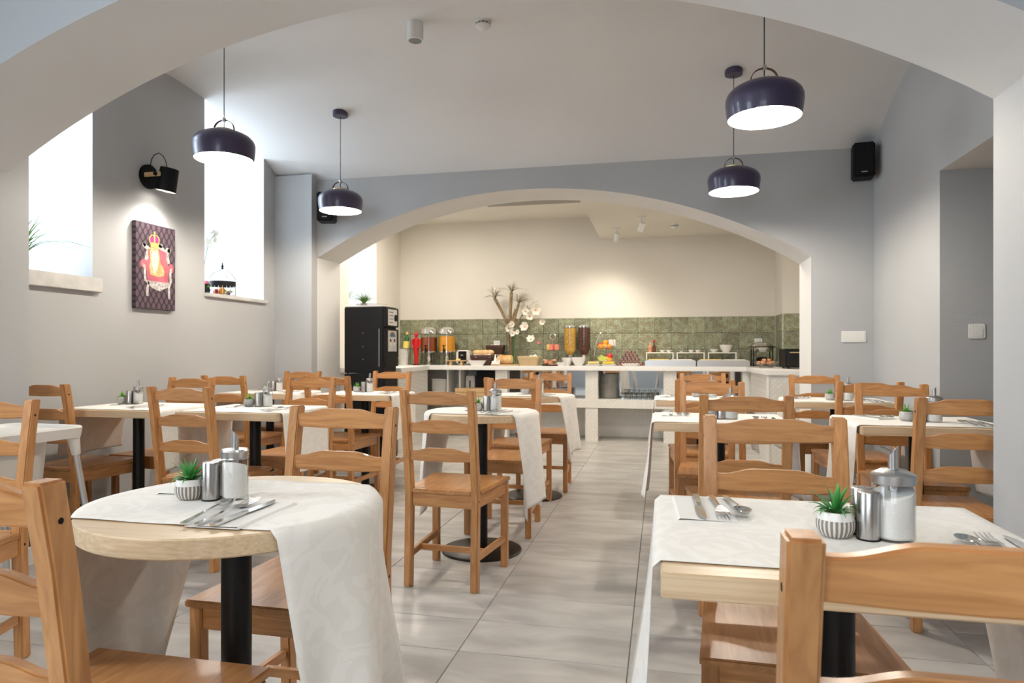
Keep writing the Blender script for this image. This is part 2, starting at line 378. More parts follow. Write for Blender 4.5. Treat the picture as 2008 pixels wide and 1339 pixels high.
# arch walls
NPTS = [(-3.10,1.94),(-2.65,2.185),(-2.41,2.28),(-1.91,2.432),(-1.01,2.548),(.047,2.428),(.377,2.325),(.87,2.113),(1.065,2.008),(1.14,1.957)]
FPTS = [(-3.08,1.935),(-2.685,2.123),(-2.195,2.318),(-1.723,2.426),(-1.265,2.46),(-.858,2.452),(-.395,2.398),(.019,2.31),(.42,2.18),(.809,2.013),(1.15,1.816)]
def arch_wall(name, pts, y0, y1, xa, xb, zt, mfront, mback, mjamb):
    cf = np.polyfit([p[0] for p in pts], [p[1] for p in pts], 4)
    xs = np.linspace(pts[0][0], pts[-1][0], 49); zs = np.polyval(cf, xs); zs[0] = pts[0][1]; zs[-1] = pts[-1][1]
    def face(y, m, nm, parent=None):
        b = MB(); x0, x1 = xs[0], xs[-1]
        b.add([(xa,y,0),(x0,y,0),(x0,y,zs[0]),(x0,y,zt),(xa,y,zt)], [(0,1,2,3,4)])
        b.add([(x1,y,0),(xb,y,0),(xb,y,zt),(x1,y,zt),(x1,y,zs[-1])], [(0,1,2,3,4)])
        for i in range(48): b.add([(xs[i],y,zs[i]),(xs[i+1],y,zs[i+1]),(xs[i+1],y,zt),(xs[i],y,zt)], [(0,1,2,3)])
        return b.build(nm, m, parent, smooth=False)
    w = struct(face(y0, mfront, name)); face(y1, mback, 'rear_face', w)
    b = MB()
    for i in range(48): b.add([(xs[i],y0,zs[i]),(xs[i+1],y0,zs[i+1]),(xs[i+1],y1,zs[i+1]),(xs[i],y1,zs[i])], [(0,1,2,3)])
    b.build('arch_soffit', 'white', w, ang=60)
    j = MB(); j.add([(xs[0],y0,0),(xs[0],y1,0),(xs[0],y1,zs[0]),(xs[0],y0,zs[0])], [(0,1,2,3)]); j.build('arch_jamb', mjamb, w, smooth=False)
    j = MB(); j.add([(xs[-1],y0,0),(xs[-1],y1,0),(xs[-1],y1,zs[-1]),(xs[-1],y0,zs[-1])], [(0,1,2,3)]); j.build('arch_jamb', mjamb, w, smooth=False)
    return w
wn = arch_wall('wall_near', NPTS, YN0, YN1, -4.2, 2.3, 3.05, 'wall', 'wall', 'wall')
wf = arch_wall('wall_far', FPTS, YF0, YF1, XL, 2.0, 3.05, 'wall', 'cream', 'white')
MB().b2((XL, YN1-.001, 0), (-3.10, 2.78, vault(2.7))).build('pilaster', 'wall', wn, smooth=False)
MB().b2((XL, 5.55, 0), (-3.08, YF0+.001, vault(5.6))).build('pilaster', 'wall', wf, smooth=False)
# vaulted ceiling
b = MB(); n = 40
ys = [YN1+(YF0-YN1)*i/n for i in range(n+1)]
for i in range(n): b.add([(XL,ys[i],vault(ys[i])),(XR,ys[i],vault(ys[i])),(XR,ys[i+1],vault(ys[i+1])),(XL,ys[i+1],vault(ys[i+1]))], [(0,1,2,3)])
struct(b.build('ceiling', 'ceil'))
# left wall with two window niches that run up into the vault
WIN = [(2.80, 3.525), (4.58, 5.375)]; SILL = 1.53
def wall_strip(b, x, y0, y1, z0f, top=True, n=12):
    for i in range(n):
        a, c = y0+(y1-y0)*i/n, y0+(y1-y0)*(i+1)/n
        za, zc = (vault(a), vault(c)) if top is True else (top, top)
        b.add([(x,a,z0f),(x,c,z0f),(x,c,zc),(x,a,za)], [(0,1,2,3)])
b = MB()
wall_strip(b, XL, 2.5, 5.75, 0, SILL, 2)
wall_strip(b, XL, YN1, WIN[0][0], SILL); wall_strip(b, XL, WIN[0][1], WIN[1][0], SILL); wall_strip(b, XL, WIN[1][1], YF0, SILL)
struct(b.build('wall_left', 'wall', smooth=False))
def niche(idx, y0, y1, zs, topf, rise=.6, depth=1.0):
    xo = XL-depth
    w = struct(MB().add([(XL,y0,zs),(XL,y1,zs),(xo,y1,zs),(xo,y0,zs)], [(0,1,2,3)]).build('window_%d' % idx, 'reveal', smooth=False))
    for y in (y0, y1):
        z = topf(y); MB().add([(XL,y,zs),(XL,y,z),(xo,y,z+rise),(xo,y,zs)], [(0,1,2,3)]).build('reveal', 'reveal', w, smooth=False)
    b = MB(); n = 10
    for i in range(n):
        a, c = y0+(y1-y0)*i/n, y0+(y1-y0)*(i+1)/n
        b.add([(XL,a,topf(a)),(XL,c,topf(c)),(xo,c,topf(c)+rise),(xo,a,topf(a)+rise)], [(0,1,2,3)])
    b.build('reveal', 'reveal', w)
    zt = min(topf(y0), topf(y1))+rise-.05; f = MB(); yc = (y0+y1)/2
    for y in (y0+.03, y1-.03, yc): f.box((xo+.02, y, (zs+zt)/2), (.05, .06, zt-zs))
    for z in (zs+.03, zt-.03, zs+(zt-zs)*.68): f.box((xo+.02, yc, z), (.05, y1-y0, .06))
    fr = f.build('window_frame', 'trim', w, smooth=False)
    for yy in ((y0+.06, yc-.03), (yc+.03, y1-.06)):
        MB().b2((xo+.012, yy[0], zs+.06), (xo+.018, yy[1], zt-.06)).build('pane', 'pane', w, smooth=False)
    return w
w1 = niche(1, WIN[0][0], WIN[0][1], SILL, vault); w2 = niche(2, WIN[1][0], WIN[1][1], SILL-.005, vault)
MB().b2((XL-.12, 2.74, SILL-.087), (XL+.035, WIN[0][1]+.045, SILL)).build('window_sill', 'sill', w1, bevel=.003)
MB().b2((XL-.12, WIN[1][0]-.0, SILL-.03), (XL+.03, WIN[1][1]+.02, SILL)).build('window_sill', 'sill', w2, bevel=.004)
# right wall with doorway passage
DY0, DY1, DZ = 2.95, 4.40, 2.134
b = MB()
wall_strip(b, XR, DY1, YF0, 0); wall_strip(b, XR, YN1, DY0, 0, n=4); wall_strip(b, XR, DY0, DY1, DZ)
wr = struct(b.build('wall_right', 'wall', smooth=False))
p = MB()
p.add([(XR,DY1,0),(3.4,DY1,0),(3.4,DY1,DZ),(XR,DY1,DZ)], [(0,1,2,3)]).build('passage_wall', 'wall', wr, smooth=False)
MB().add([(XR,DY0,0),(3.4,DY0,0),(3.4,DY0,DZ),(XR,DY0,DZ)], [(0,1,2,3)]).build('passage_wall', 'wall', wr, smooth=False)
MB().add([(3.4,DY0,0),(3.4,DY1,0),(3.4,DY1,DZ),(3.4,DY0,DZ)], [(0,1,2,3)]).build('passage_wall', 'wall', wr, smooth=False)
MB().add([(XR,DY0,DZ),(3.4,DY0,DZ),(3.4,DY1,DZ),(XR,DY1,DZ)], [(0,1,2,3)]).build('passage_ceiling', 'white', wr, smooth=False)
MB().b2((XR-.02, DY0, -.1), (3.4, DY1, 0.0)).build('passage_floor', 'tile', wr, smooth=False)
# baseboards
struct(MB().b2((XL, 2.78, 0), (XL+.015, 5.55, .09)).build('baseboard_left', 'trim', bevel=.002))
struct(MB().b2((XR-.015, DY1, 0), (XR, YF0, .09)).build('baseboard_right', 'trim', bevel=.002))
struct(MB().b2((-3.10, YN0, 0), (-3.085, 2.795, .09)).build('baseboard_near', 'trim', bevel=.002))
struct(MB().b2((1.15, YF0-.015, 0), (XR, YF0, .09)).build('baseboard_far', 'trim', bevel=.002))
# front room behind the camera
struct(MB().add([(-4.2,-3.2,3.05),(2.3,-3.2,3.05),(2.3,YN0,3.05),(-4.2,YN0,3.05)], [(0,1,2,3)]).build('ceiling_front', 'ceil', smooth=False))
b = MB(); x = -4.2
b.add([(x,-3.2,0),(x,YN0,0),(x,YN0,1.1),(x,-3.2,1.1)], [(0,1,2,3)]); b.add([(x,-3.2,2.75),(x,YN0,2.75),(x,YN0,3.05),(x,-3.2,3.05)], [(0,1,2,3)])
b.add([(x,-3.2,1.1),(x,-1.2,1.1),(x,-1.2,2.75),(x,-3.2,2.75)], [(0,1,2,3)]); b.add([(x,.5,1.1),(x,YN0,1.1),(x,YN0,2.75),(x,.5,2.75)], [(0,1,2,3)])
wl2 = struct(b.build('wall_front_left', 'wall', smooth=False))
f = MB()
for y in (-1.17, -.35, .47): f.box((x, y, 1.925), (.06, .06, 1.65))
for z in (1.13, 2.72): f.box((x, -.35, z), (.06, 1.7, .06))
w4 = struct(f.build('window_4', 'trim', smooth=False))  # unseen window added to let fill light into the foreground
for y in (-.76, .06): MB().box((x, y, 1.925), (.006, .76, 1.53)).build('pane', 'pane', w4, smooth=False)
struct(MB().add([(2.3,-3.2,0),(2.3,YN0,0),(2.3,YN0,3.05),(2.3,-3.2,3.05)], [(0,1,2,3)]).build('wall_front_right', 'wall', smooth=False))
b = MB(); y = -3.2
for xa, xb, za, zb in ((-4.2, -2.1, 0, 3.05), (.3, 2.3, 0, 3.05), (-2.1, .3, 0, .95), (-2.1, .3, 2.55, 3.05)): b.add([(xa,y,za),(xb,y,za),(xb,y,zb),(xa,y,zb)], [(0,1,2,3)])
struct(b.build('wall_rear', 'wall', smooth=False))
f = MB()
for xx in (-2.07, -.9, .27): f.box((xx, y, 1.75), (.06, .06, 1.6))
for z in (.98, 2.52): f.box((-.9, y, z), (2.4, .06, .06))
w5 = struct(f.build('window_5', 'trim', smooth=False))  # unseen rear window added to light surfaces facing the camera
for xx in (-1.485, -.315): MB().box((xx, y, 1.75), (1.11, .006, 1.48)).build('pane', 'pane', w5, smooth=False)
# buffet room
ZB = 2.79; W3 = (7.05, 7.81); S3 = 1.53
b = MB()
b.add([(XL,YF1,0),(XL,YB,0),(XL,YB,S3),(XL,YF1,S3)], [(0,1,2,3)]); b.add([(XL,YF1,S3),(XL,W3[0],S3),(XL,W3[0],ZB),(XL,YF1,ZB)], [(0,1,2,3)]); b.add([(XL,W3[1],S3),(XL,YB,S3),(XL,YB,ZB),(XL,W3[1],ZB)], [(0,1,2,3)])
b.add([(XL,W3[0],2.6),(XL,W3[1],2.6),(XL,W3[1],ZB),(XL,W3[0],ZB)], [(0,1,2,3)])
struct(b.build('wall_buffet_left', 'cream', smooth=False))
w3 = niche(3, W3[0], W3[1], S3, lambda y: 2.6, .02)
struct(MB().add([(2.0,YF1,0),(2.0,YB,0),(2.0,YB,ZB),(2.0,YF1,ZB)], [(0,1,2,3)]).build('wall_buffet_right', 'cream', smooth=False))
wb = struct(MB().b2((XL-.1, YB, 0), (2.1, YB+.1, 3.0)).build('wall_back', 'cream', smooth=False))
PX, PY = 1.345, 8.08
pil = MB().b2((PX, PY, 0), (2.0, YB, ZB)).build('pilaster', 'cream', wb, smooth=False)
struct(MB().b2((XL-.1, YF1-.4, ZB), (2.1, YB, ZB+.1)).build('ceiling_buffet', 'cream', smooth=False))
struct(MB().b2((-.745, YF1, 2.5), (2.0, YB, ZB)).build('ceiling_bulkhead', 'cream', smooth=False))
# wall tiles
TS = .2017
def wtile(w, h, d=.012):
    b = MB(); a, c = w/2-.0018, h/2-.0018; e = .006
    b.add([(-a,0,-c),(a,0,-c),(a,0,c),(-a,0,c),(-a,-d*.6,-c),(a,-d*.6,-c),(a,-d*.6,c),(-a,-d*.6,c),(-a+e,-d,-c+e),(a-e,-d,-c+e),(a-e,-d,c-e),(-a+e,-d,c-e)],
          [(8,9,10,11),(4,5,9,8),(5,6,10,9),(6,7,11,10),(7,4,8,11),(0,1,5,4),(1,2,6,5),(2,3,7,6),(3,0,4,7)])
    return b.mesh('tile', 'gtile', smooth=False)
tm = wtile(TS, TS); tc = wtile(.163, TS)
MB().b2((XL, YB-.004, .9), (PX, YB, 1.505)).build('grout_bed', 'sill', wb, smooth=False)
for r in range(3):
    z = 1.505-TS*(r+.5); x = PX-.005-TS/2
    while x > XL+.05:
        link('tile', tm, wb, (x, YB-.004, z)); x -= TS
    for k in range(2): link('tile', tm, wb, (PX+.003+TS*(k+.5), PY, z))
    for k in range(2):
        o = link('tile', tm, wb, (PX, PY+.006+TS*(k+.5), z)); o.rotation_euler = (0, 0, -PI/2)

# ================================================================== BUFFET COUNTER
CT = .90
cn = thing('buffet_counter', 'long white tiled buffet counter with square columns and open shelf', 'counter', (0, 8.1, 0))
def cpart(name, a, c, m, bevel=0):
    return MB().b2((a[0], a[1]-8.1, a[2]), (c[0], c[1]-8.1, c[2])).build(name, m, cn, bevel=bevel, smooth=bool(bevel))
CX = [-3.02, -1.925, -.81, .108, .99]
for x in CX: cpart('column', (x-.075, 8.1, 0), (x+.075, 8.24, CT-.055), 'chevron')
cpart('shelf', (-2.98, 8.09, .40), (.96, 8.58, .503), 'chevron')
cpart('back_panel', (-2.98, 8.56, 0), (.96, 8.585, .40), 'chevron')
cpart('back_panel', (-2.98, 8.56, .503), (-1.925, 8.585, CT-.055), 'chevron')
cpart('mirror_panel', (-1.925, 8.565, .505), (.97, 8.58, CT-.057), 'mirror')
cpart('partition', (-2.66, 8.2, .503), (-2.64, 8.56, CT-.055), 'trim'); cpart('partition', (-2.50, 8.2, .503), (-2.48, 8.56, CT-.055), 'trim')
wt = MB()
wt.prism([(-3.40, -1.45), (-2.66, -1.45), (-2.84, -.05), (.95, -.05), (.975, -1.32), (1.9, -1.32), (1.9, -.03), (PX-.01, -.03), (PX-.01, .48), (-3.40, .48)], 2, CT-.055, CT)
tag(wt.build('worktop', 'trim', bevel=.006), 'pale U-shaped worktop on the tiled buffet columns', 'worktop').location = (0, 8.1, 0)
rc = thing('tiled_base', 'white herringbone tiled base under the right end of the worktop', 'counter', (1.4, 6.8, 0))
MB().b2((-.40, .02, 0), (.55, 1.25, CT-.056)).build('body', 'chevron', rc, smooth=False); MB().b2((-.41, .01, 0), (-.385, .035, CT-.056)).build('edge_strip', 'trim', rc, smooth=False)
lc = thing('tiled_base', 'white tiled base under the left end of the worktop beside the coffee machine', 'counter', (-3.05, 6.7, 0))
MB().prism([(-.33, 0), (.34, 0), (.18, 1.36), (-.33, 1.36)], 2, 0, CT-.056).build('body', 'chevron', lc, smooth=False)

# ================================================================== CHAIRS
HR, HF, DYC, RK = .16, .183, .188, .062
def rear_post(s):
    b = MB(); w, d = .0168, .021
    secs = [(-DYC-.012, 0.), (-DYC, .36), (-DYC, .46), (-DYC-.020, .62), (-DYC-RK*.66, .78), (-DYC-RK, .90)]
    b.loft([[(s*HR-w, y-d, z), (s*HR+w, y-d, z), (s*HR+w, y+d, z), (s*HR-w, y+d, z)] for y, z in secs])
    return b
def rail(zb, zt, yoff):
    n = 22; x0 = HR-.012; top = []
    for i in range(n+1):
        u = -1+2*i/n; a = min(max((abs(u)-.34)/.52, 0), 1); k = a*a*(3-2*a); top.append((u*x0, zt-.0145*k))
    bot = [(x0, zb+.004), (x0*.5, zb+.001), (0, zb), (-x0*.5, zb+.001), (-x0, zb+.004)]
    b = MB(); b.prism(top[::1]+bot, 1, yoff-.010, yoff+.010); return b
def make_chair():
    t = thing('dining_chair', '', 'chair')
    for s in (-1, 1):
        lg = rear_post(s).build('leg', 'pine_z', t, bevel=.004)
        for z, yy in ((.845, -DYC-RK*.82), (.40, -DYC)):
            MB().lathe([(.0045, 0), (.0045, .0016)], seg=10).mesh
            h = MB(); xx = s*(HR+.0168)
            h.loft([[(xx+s*e, yy+.0045*math.cos(a), z+.0045*math.sin(a)) for a in [2*PI*k/10 for k in range(10)]] for e in (-.001, .0004)])
            h.build('bolt_hole', 'blackmat', lg)
        f = MB(); f.b2((s*HF-.0168, DYC-.0168, 0), (s*HF+.0168, DYC+.0168, .427)); f.build('leg', 'pine_z', t, bevel=.003)
    st = MB(); n = 1
    st.prism([(-.178, -DYC+.022), (-HR+.0, -DYC+.022), (HR, -DYC+.022), (.178, -DYC+.022), (.205, DYC+.03), (-.205, DYC+.03)], 2, .427, .446)
    st.prism([(-HR+.0168, -DYC-.018), (HR-.0168, -DYC-.018), (HR-.0168, -DYC+.024), (-HR+.0168, -DYC+.024)], 2, .427, .446)
    st.build('seat', 'pine_y', t, bevel=.004)
    for zb, zt, y in ((.832, .893, -DYC-RK*.80), (.703, .764, -DYC-RK*.46), (.575, .636, -DYC-.019)):
        rail(zb, zt, y).build('back_rail', 'pine_x', t, bevel=.003)
    MB().b2((-HF+.017, DYC-.010, .367), (HF-.017, DYC+.010, .427)).build('apron', 'pine_x', t, bevel=.002)
    MB().b2((-HR+.017, -DYC-.010, .367), (HR-.017, -DYC+.010, .427)).build('apron', 'pine_x', t, bevel=.002)
    for s in (-1, 1):
        for nm, z0, z1 in (('apron', .367, .427), ('stretcher', .128, .158)):
            a = MB(); ya, yb = -DYC+.02, DYC-.017
            a.loft([[(s*HR-.010, ya, z0), (s*HR+.010, ya, z0), (s*HR+.010, ya, z1), (s*HR-.010, ya, z1)], [(s*HF-.010, yb, z0), (s*HF+.010, yb, z0), (s*HF+.010, yb, z1), (s*HF-.010, yb, z1)]])
            a.build(nm, 'pine_y', t, bevel=.002)
    MB().b2((-HR+.004, -.075, .13), (HR-.004, -.055, .156)).build('stretcher', 'pine_x', t, bevel=.002)
    return t
CH = [
 (-.957, .985, 0, 'pine chair cut by the frame at lower left, before the front round table'),
 (-.955, 3.100, -3.5, 'pine ladder-back chair standing whole in the aisle, its back to the camera'),
 (-2.298, 1.704, 192, 'pale pine chair back at the left frame edge in front of the white high chair'),
 (-3.215, 3.222, -4, 'pine chair by the left wall, half hidden by the arch pier'),
 (-2.275, 3.090, -1.5, 'pine chair with its back to us at the square table left of centre'),
 (-.968, 1.695, 180, 'pine chair on the far side of the front round table, facing it'),
 (-3.071, 3.683, 176.5, 'pine chair facing us behind the table along the picture wall'),
 (-3.076, 4.544, -1.4, 'pine chair with its back to us at the far left corner table'),
 (-3.120, 5.215, 179, 'pine chair against the left pilaster, facing us behind the corner table'),
 (-2.278, 3.845, 178, 'pine chair facing us on the far side of the table left of centre'),
 (-2.309, 4.629, -1, 'pine chair with its back to us at the table before the coffee machine'),
 (-2.345, 5.404, 180, 'pine chair facing us directly in front of the black coffee machine'),
 (-.969, 4.596, -1, 'pine chair with its back to us at the round table nearest the buffet'),
 (-.922, 3.991, 179, 'pine chair facing us on the far side of the middle round table'),
 (-.891, 5.281, 180, 'pine chair facing us behind the round table nearest the buffet'),
 (.290, .924, 0, 'large blurred pine chair back at the lower right, nearest the camera'),
 (.286, 1.640, 179, 'pine chair facing us on the far side of the front right table, seat lit'),
 (.322, 3.042, 1.5, 'pine chair seen from behind at the second table of the inner right row'),
 (.286, 3.755, 180, 'pine chair facing us behind the second table of the inner right row'),
 (.258, 4.495, 1, 'pine chair with its back to us at the inner right table nearest the buffet'),
 (.330, 5.356, 180.5, 'pine chair facing us, closest to the buffet in the inner right row'),
 (1.116, 3.052, 0, 'pine chair with its back to us, cut off by the right white pier'),
 (1.196, 3.700, 179, 'pine chair facing us behind the table beside the right doorway'),
 (1.158, 4.441, 2, 'pine chair with its back to us at the far right corner table'),
 (1.129, 5.160, 182, 'pine chair facing us in the far right corner by the wall switches'),
]
ch0 = make_chair()
for i, (x, y, a, lb) in enumerate(CH):
    if i == 0:
        ch0.location = (x, y, 0); ch0.rotation_euler = (0, 0, math.radians(a)); ch0['label'] = lb; ch0['group'] = 'pine dining chairs'
    else: dup(ch0, (x, y, 0), math.radians(a), lb, 'pine dining chairs')

# ================================================================== TABLES + CLOTHS
TT = .75
def table_base(t):
    MB().lathe([(.031, .012), (.031, TT-.045)], seg=28).build('post', 'black', t)
    MB().lathe([(.001, 0), (.213, 0), (.215, .003), (.215, .008), (.208, .012), (.001, .012)], seg=48).build('foot_plate', 'base', t)
    MB().b2((-.13, -.13, TT-.045), (.13, .13, TT-.038)).build('top_plate', 'black', t, smooth=False)
def square_table(label):
    t = thing('square_table', label, 'table', group='square dining tables')
    MB().b2((-.30, -.275, TT-.038), (.30, .275, TT)).build('table_top', 'oak', t, bevel=.0025)
    table_base(t); return t
def round_table(label):
    t = thing('round_table', label, 'table', group='round dining tables')
    MB().lathe([(.001, TT-.038), (.294, TT-.038), (.297, TT-.035), (.297, TT-.003), (.294, TT), (.001, TT)], seg=64).build('table_top', 'oak', t)
    table_base(t); return t
def cloth(kind, hy0, hy1, dl, dr, seed, hx=.30):
    """runner across the table along X; hy0..hy1 its depth, dl/dr the hanging lengths"""
    rnd = random.Random(seed); ph = [rnd.uniform(0, 6.3) for _ in range(6)]
    nv = 30; NS = 26; NT = 26; zt = TT+.0016; vs = []; rows = []
    for j in range(nv+1):
        y = hy0+(hy1-hy0)*j/nv
        e = hx if kind == 's' else math.sqrt(max(.297**2-y*y, .04**2))
        row = []
        def hang(sgn, d, k):
            L = d+(hx-e); s = L*k/NS
            r = .012
            if s < r*PI/2: a = s/r; x = e+r*math.sin(a)-r*.0; z = zt-r*(1-math.cos(a)); fr = 0
            else: x = e+r; z = zt-r-(s-r*PI/2); fr = (s-r*PI/2)/.4
            yy = y
            if kind == 's':
                w = math.sin(y*15+ph[0])*.016+math.sin(y*31+ph[1]+fr*1.5)*.008
                x += fr*(.034+w)+.006*math.sin(fr*4+ph[2])*fr; yy = y*(1-.10*fr)+fr*.012*math.sin(ph[3])
            else:
                w = math.sin(y*22+ph[0])*.024+math.sin(y*43+ph[1]+fr)*.010
                # the sheet gathers in from the curved rim
                tgt = .255; x += (tgt-e)*min(fr*.75, .85)*(1 if e < tgt else .3)+fr*(.026+w); yy = y*(1-.20*min(fr, 1.1))+fr*.02*math.sin(ph[3])
            return (sgn*x, yy, z+.0)
        for k in range(NS, 0, -1): row.append(hang(-1, dl, k))
        for k in range(NT+1):
            x = -e+2*e*k/NT
            row.append((x, y, zt+.0008*math.sin(x*30+ph[4])*math.sin(y*23+ph[5])+.0006))
        for k in range(1, NS+1): row.append(hang(1, dr, k))
        rows.append(row)
    m = len(rows[0]); fs = []
    for r in rows: vs += r
    for j in range(nv):
        for i in range(m-1): fs.append((j*m+i, j*m+i+1, (j+1)*m+i+1, (j+1)*m+i))
    b = MB(); b.add(vs, fs); me = b.mesh('tablecloth', 'cloth', ang=180)
    return me
TBL = {  # id: kind, x, y, descriptor, cloth args
 'A': ('r', -.890, 1.285, 'front left round table', (-.208, .212, .47, .50)),
 'B': ('s', .30, 1.276, 'front right square table', (-.225, .255, .45, .45)),
 'C': ('r', -.943, 3.515, 'middle round table', (-.205, .212, .46, .46)),
 'D': ('r', -.925, 4.925, 'round table nearest the buffet', (-.205, .212, .40, .40)),
 'E': ('s', -2.99, 3.385, 'square table along the picture wall', (-.24, .25, .28, .34)),
 'F': ('s', -2.225, 3.385, 'square table left of centre', (-.235, .25, .36, .33)),
 'G': ('s', -3.05, 4.84, 'square table in the far left corner', (-.24, .25, .34, .34)),
 'H': ('s', -2.23, 4.84, 'square table before the coffee machine', (-.235, .25, .34, .34)),
 'I': ('s', .272, 3.385, 'second table of the inner right row', (-.245, .235, .36, .36)),
 'J': ('s', .27, 4.79, 'inner right table nearest the buffet', (-.245, .235, .34, .34)),
 'K': ('s', 1.146, 3.42, 'square table beside the right doorway', (-.235, .245, .36, .36)),
 'L': ('s', 1.128, 4.815, 'square table in the far right corner', (-.235, .245, .34, .34)),
}
sq0 = rt0 = None
for i, (k, (kind, x, y, d, ca)) in enumerate(TBL.items()):
    lb = {'r': 'round oak pedestal table with black post, the ', 's': 'square oak pedestal table with black post, the '}[kind]+d
    if kind == 's':
        if sq0 is None: sq0 = square_table(lb); sq0.location = (x, y, 0)
        else: dup(sq0, (x, y, 0), 0, lb)
    else:
        if rt0 is None: rt0 = round_table(lb); rt0.location = (x, y, 0)
        else: dup(rt0, (x, y, 0), 0, lb)
    c = link('tablecloth', cloth(kind, *ca, seed=11+i), None, (x, y, 0))
    sm = c.modifiers.new('thickness', 'SOLIDIFY'); sm.thickness = .0012; sm.offset = 1
    tag(c, 'ivory damask runner hanging over the '+d, 'tablecloth', 'ivory table runners')

# ================================================================== TABLE THINGS
ZT = TT+.0042
def leaf_mesh(L, w, curve, m, n=6):
    b = MB(); secs = []
    for i in range(n+1):
        t = i/n; y = L*t*(1-.25*curve*t); z = L*(.9*t-curve*.75*t*t); ww = w*(1-t**1.6)*(.65+.9*t*(1-t)*2)+.0003
        secs.append([(-ww, y, z+.35*ww), (0, y, z-.15*ww), (ww, y, z+.35*ww), (0, y, z+.05*ww+.0006)])
    b.loft(secs); return b.mesh('leaf', m)
LEAF = [leaf_mesh(l, w, c, 'leaf') for l, w, c in ((.045, .0050, .25), (.042, .0050, .75), (.050, .0046, 1.0), (.046, .0042, .5))]
def make_pot(label, ribbed=True, separate=True, seed=0, green='leaf'):
    rnd = random.Random(seed)
    t = thing('potted_succulent', label, 'plant', group='potted succulents on the tables')
    prof = [(.001, 0), (.020, 0), (.0255, .004), (.0300, .013), (.0312, .022), (.0302, .0305)]
    if ribbed:
        MB().lathe(prof, seg=96, rad=lambda a, z: 1+(.022*math.cos(24*(PI/2-a)) if z > .001 else 0)).build('pot', 'rib', t, ang=60)
    else: MB().lathe(prof, seg=32).build('pot', 'greyconc', t)
    MB().lathe([(.0305, .0300), (.0298, .036), (.0275, .0425), (.0255, .0435), (.0245, .041), (.0250, .037)], seg=40, cap=False).build('pot_rim', 'ceramic' if ribbed else 'greyconc', t)
    MB().lathe([(.001, .0385), (.012, .0392), (.0255, .0375)], seg=24).build('gravel', 'gravel', t)
    spec = []
    for ring, (cnt, tilt, off, sc) in enumerate(((4, .10, .002, 1.05), (7, .45, .004, 1.05), (9, .85, .005, 1.0), (8, 1.12, .006, .92))):
        for k in range(cnt):
            spec.append((2*PI*(k+rnd.uniform(-.25, .25))/cnt+ring*.4, tilt+rnd.uniform(-.12, .12), off, sc*rnd.uniform(.85, 1.1), [0, 3, 1, 2][ring]))
    if separate:
        for a, tl, off, sc, k in spec:
            o = link('leaf', LEAF[k], t, (off*math.cos(a), off*math.sin(a), .039))
            o.rotation_euler = Matrix.Rotation(a-PI/2, 3, 'Z').to_euler() if False else (Matrix.Rotation(a-PI/2, 3, 'Z') @ Matrix.Rotation(.62-tl*.75, 3, 'X')).to_euler()
            o.scale = (sc, sc, sc)
    else:
        b = MB()
        for a, tl, off, sc, k in spec:
            R = Matrix.Rotation(a-PI/2, 3, 'Z') @ Matrix.Rotation(.62-tl*.75, 3, 'X')
            b.add([R @ (v.co*sc*.8)+Vector((off*math.cos(a), off*math.sin(a), .038)) for v in LEAF[k].vertices], [tuple(p.vertices) for p in LEAF[k].polygons])
        b.build('foliage', green, t)
    return t
def make_shaker(label):
    t = thing('steel_shaker', label, 'shaker', group='steel salt and pepper shakers')
    MB().lathe([(.001, .003), (.0178, .003), (.0178, .079), (.0170, .0805), (.0160, .0808), (.001, .0808)], seg=32).build('body', 'steel', t)
    MB().lathe([(.001, 0), (.0185, 0), (.0185, .003), (.001, .003)], seg=32).build('foot', 'blackp', t)
    h = MB()
    for k in range(5): h.lathe([(.0009, .0807), (.0009, .0811)], c=(.006*math.cos(k*1.257), .006*math.sin(k*1.257), 0), seg=6)
    h.build('sprinkle_holes', 'blackmat', t)
    return t
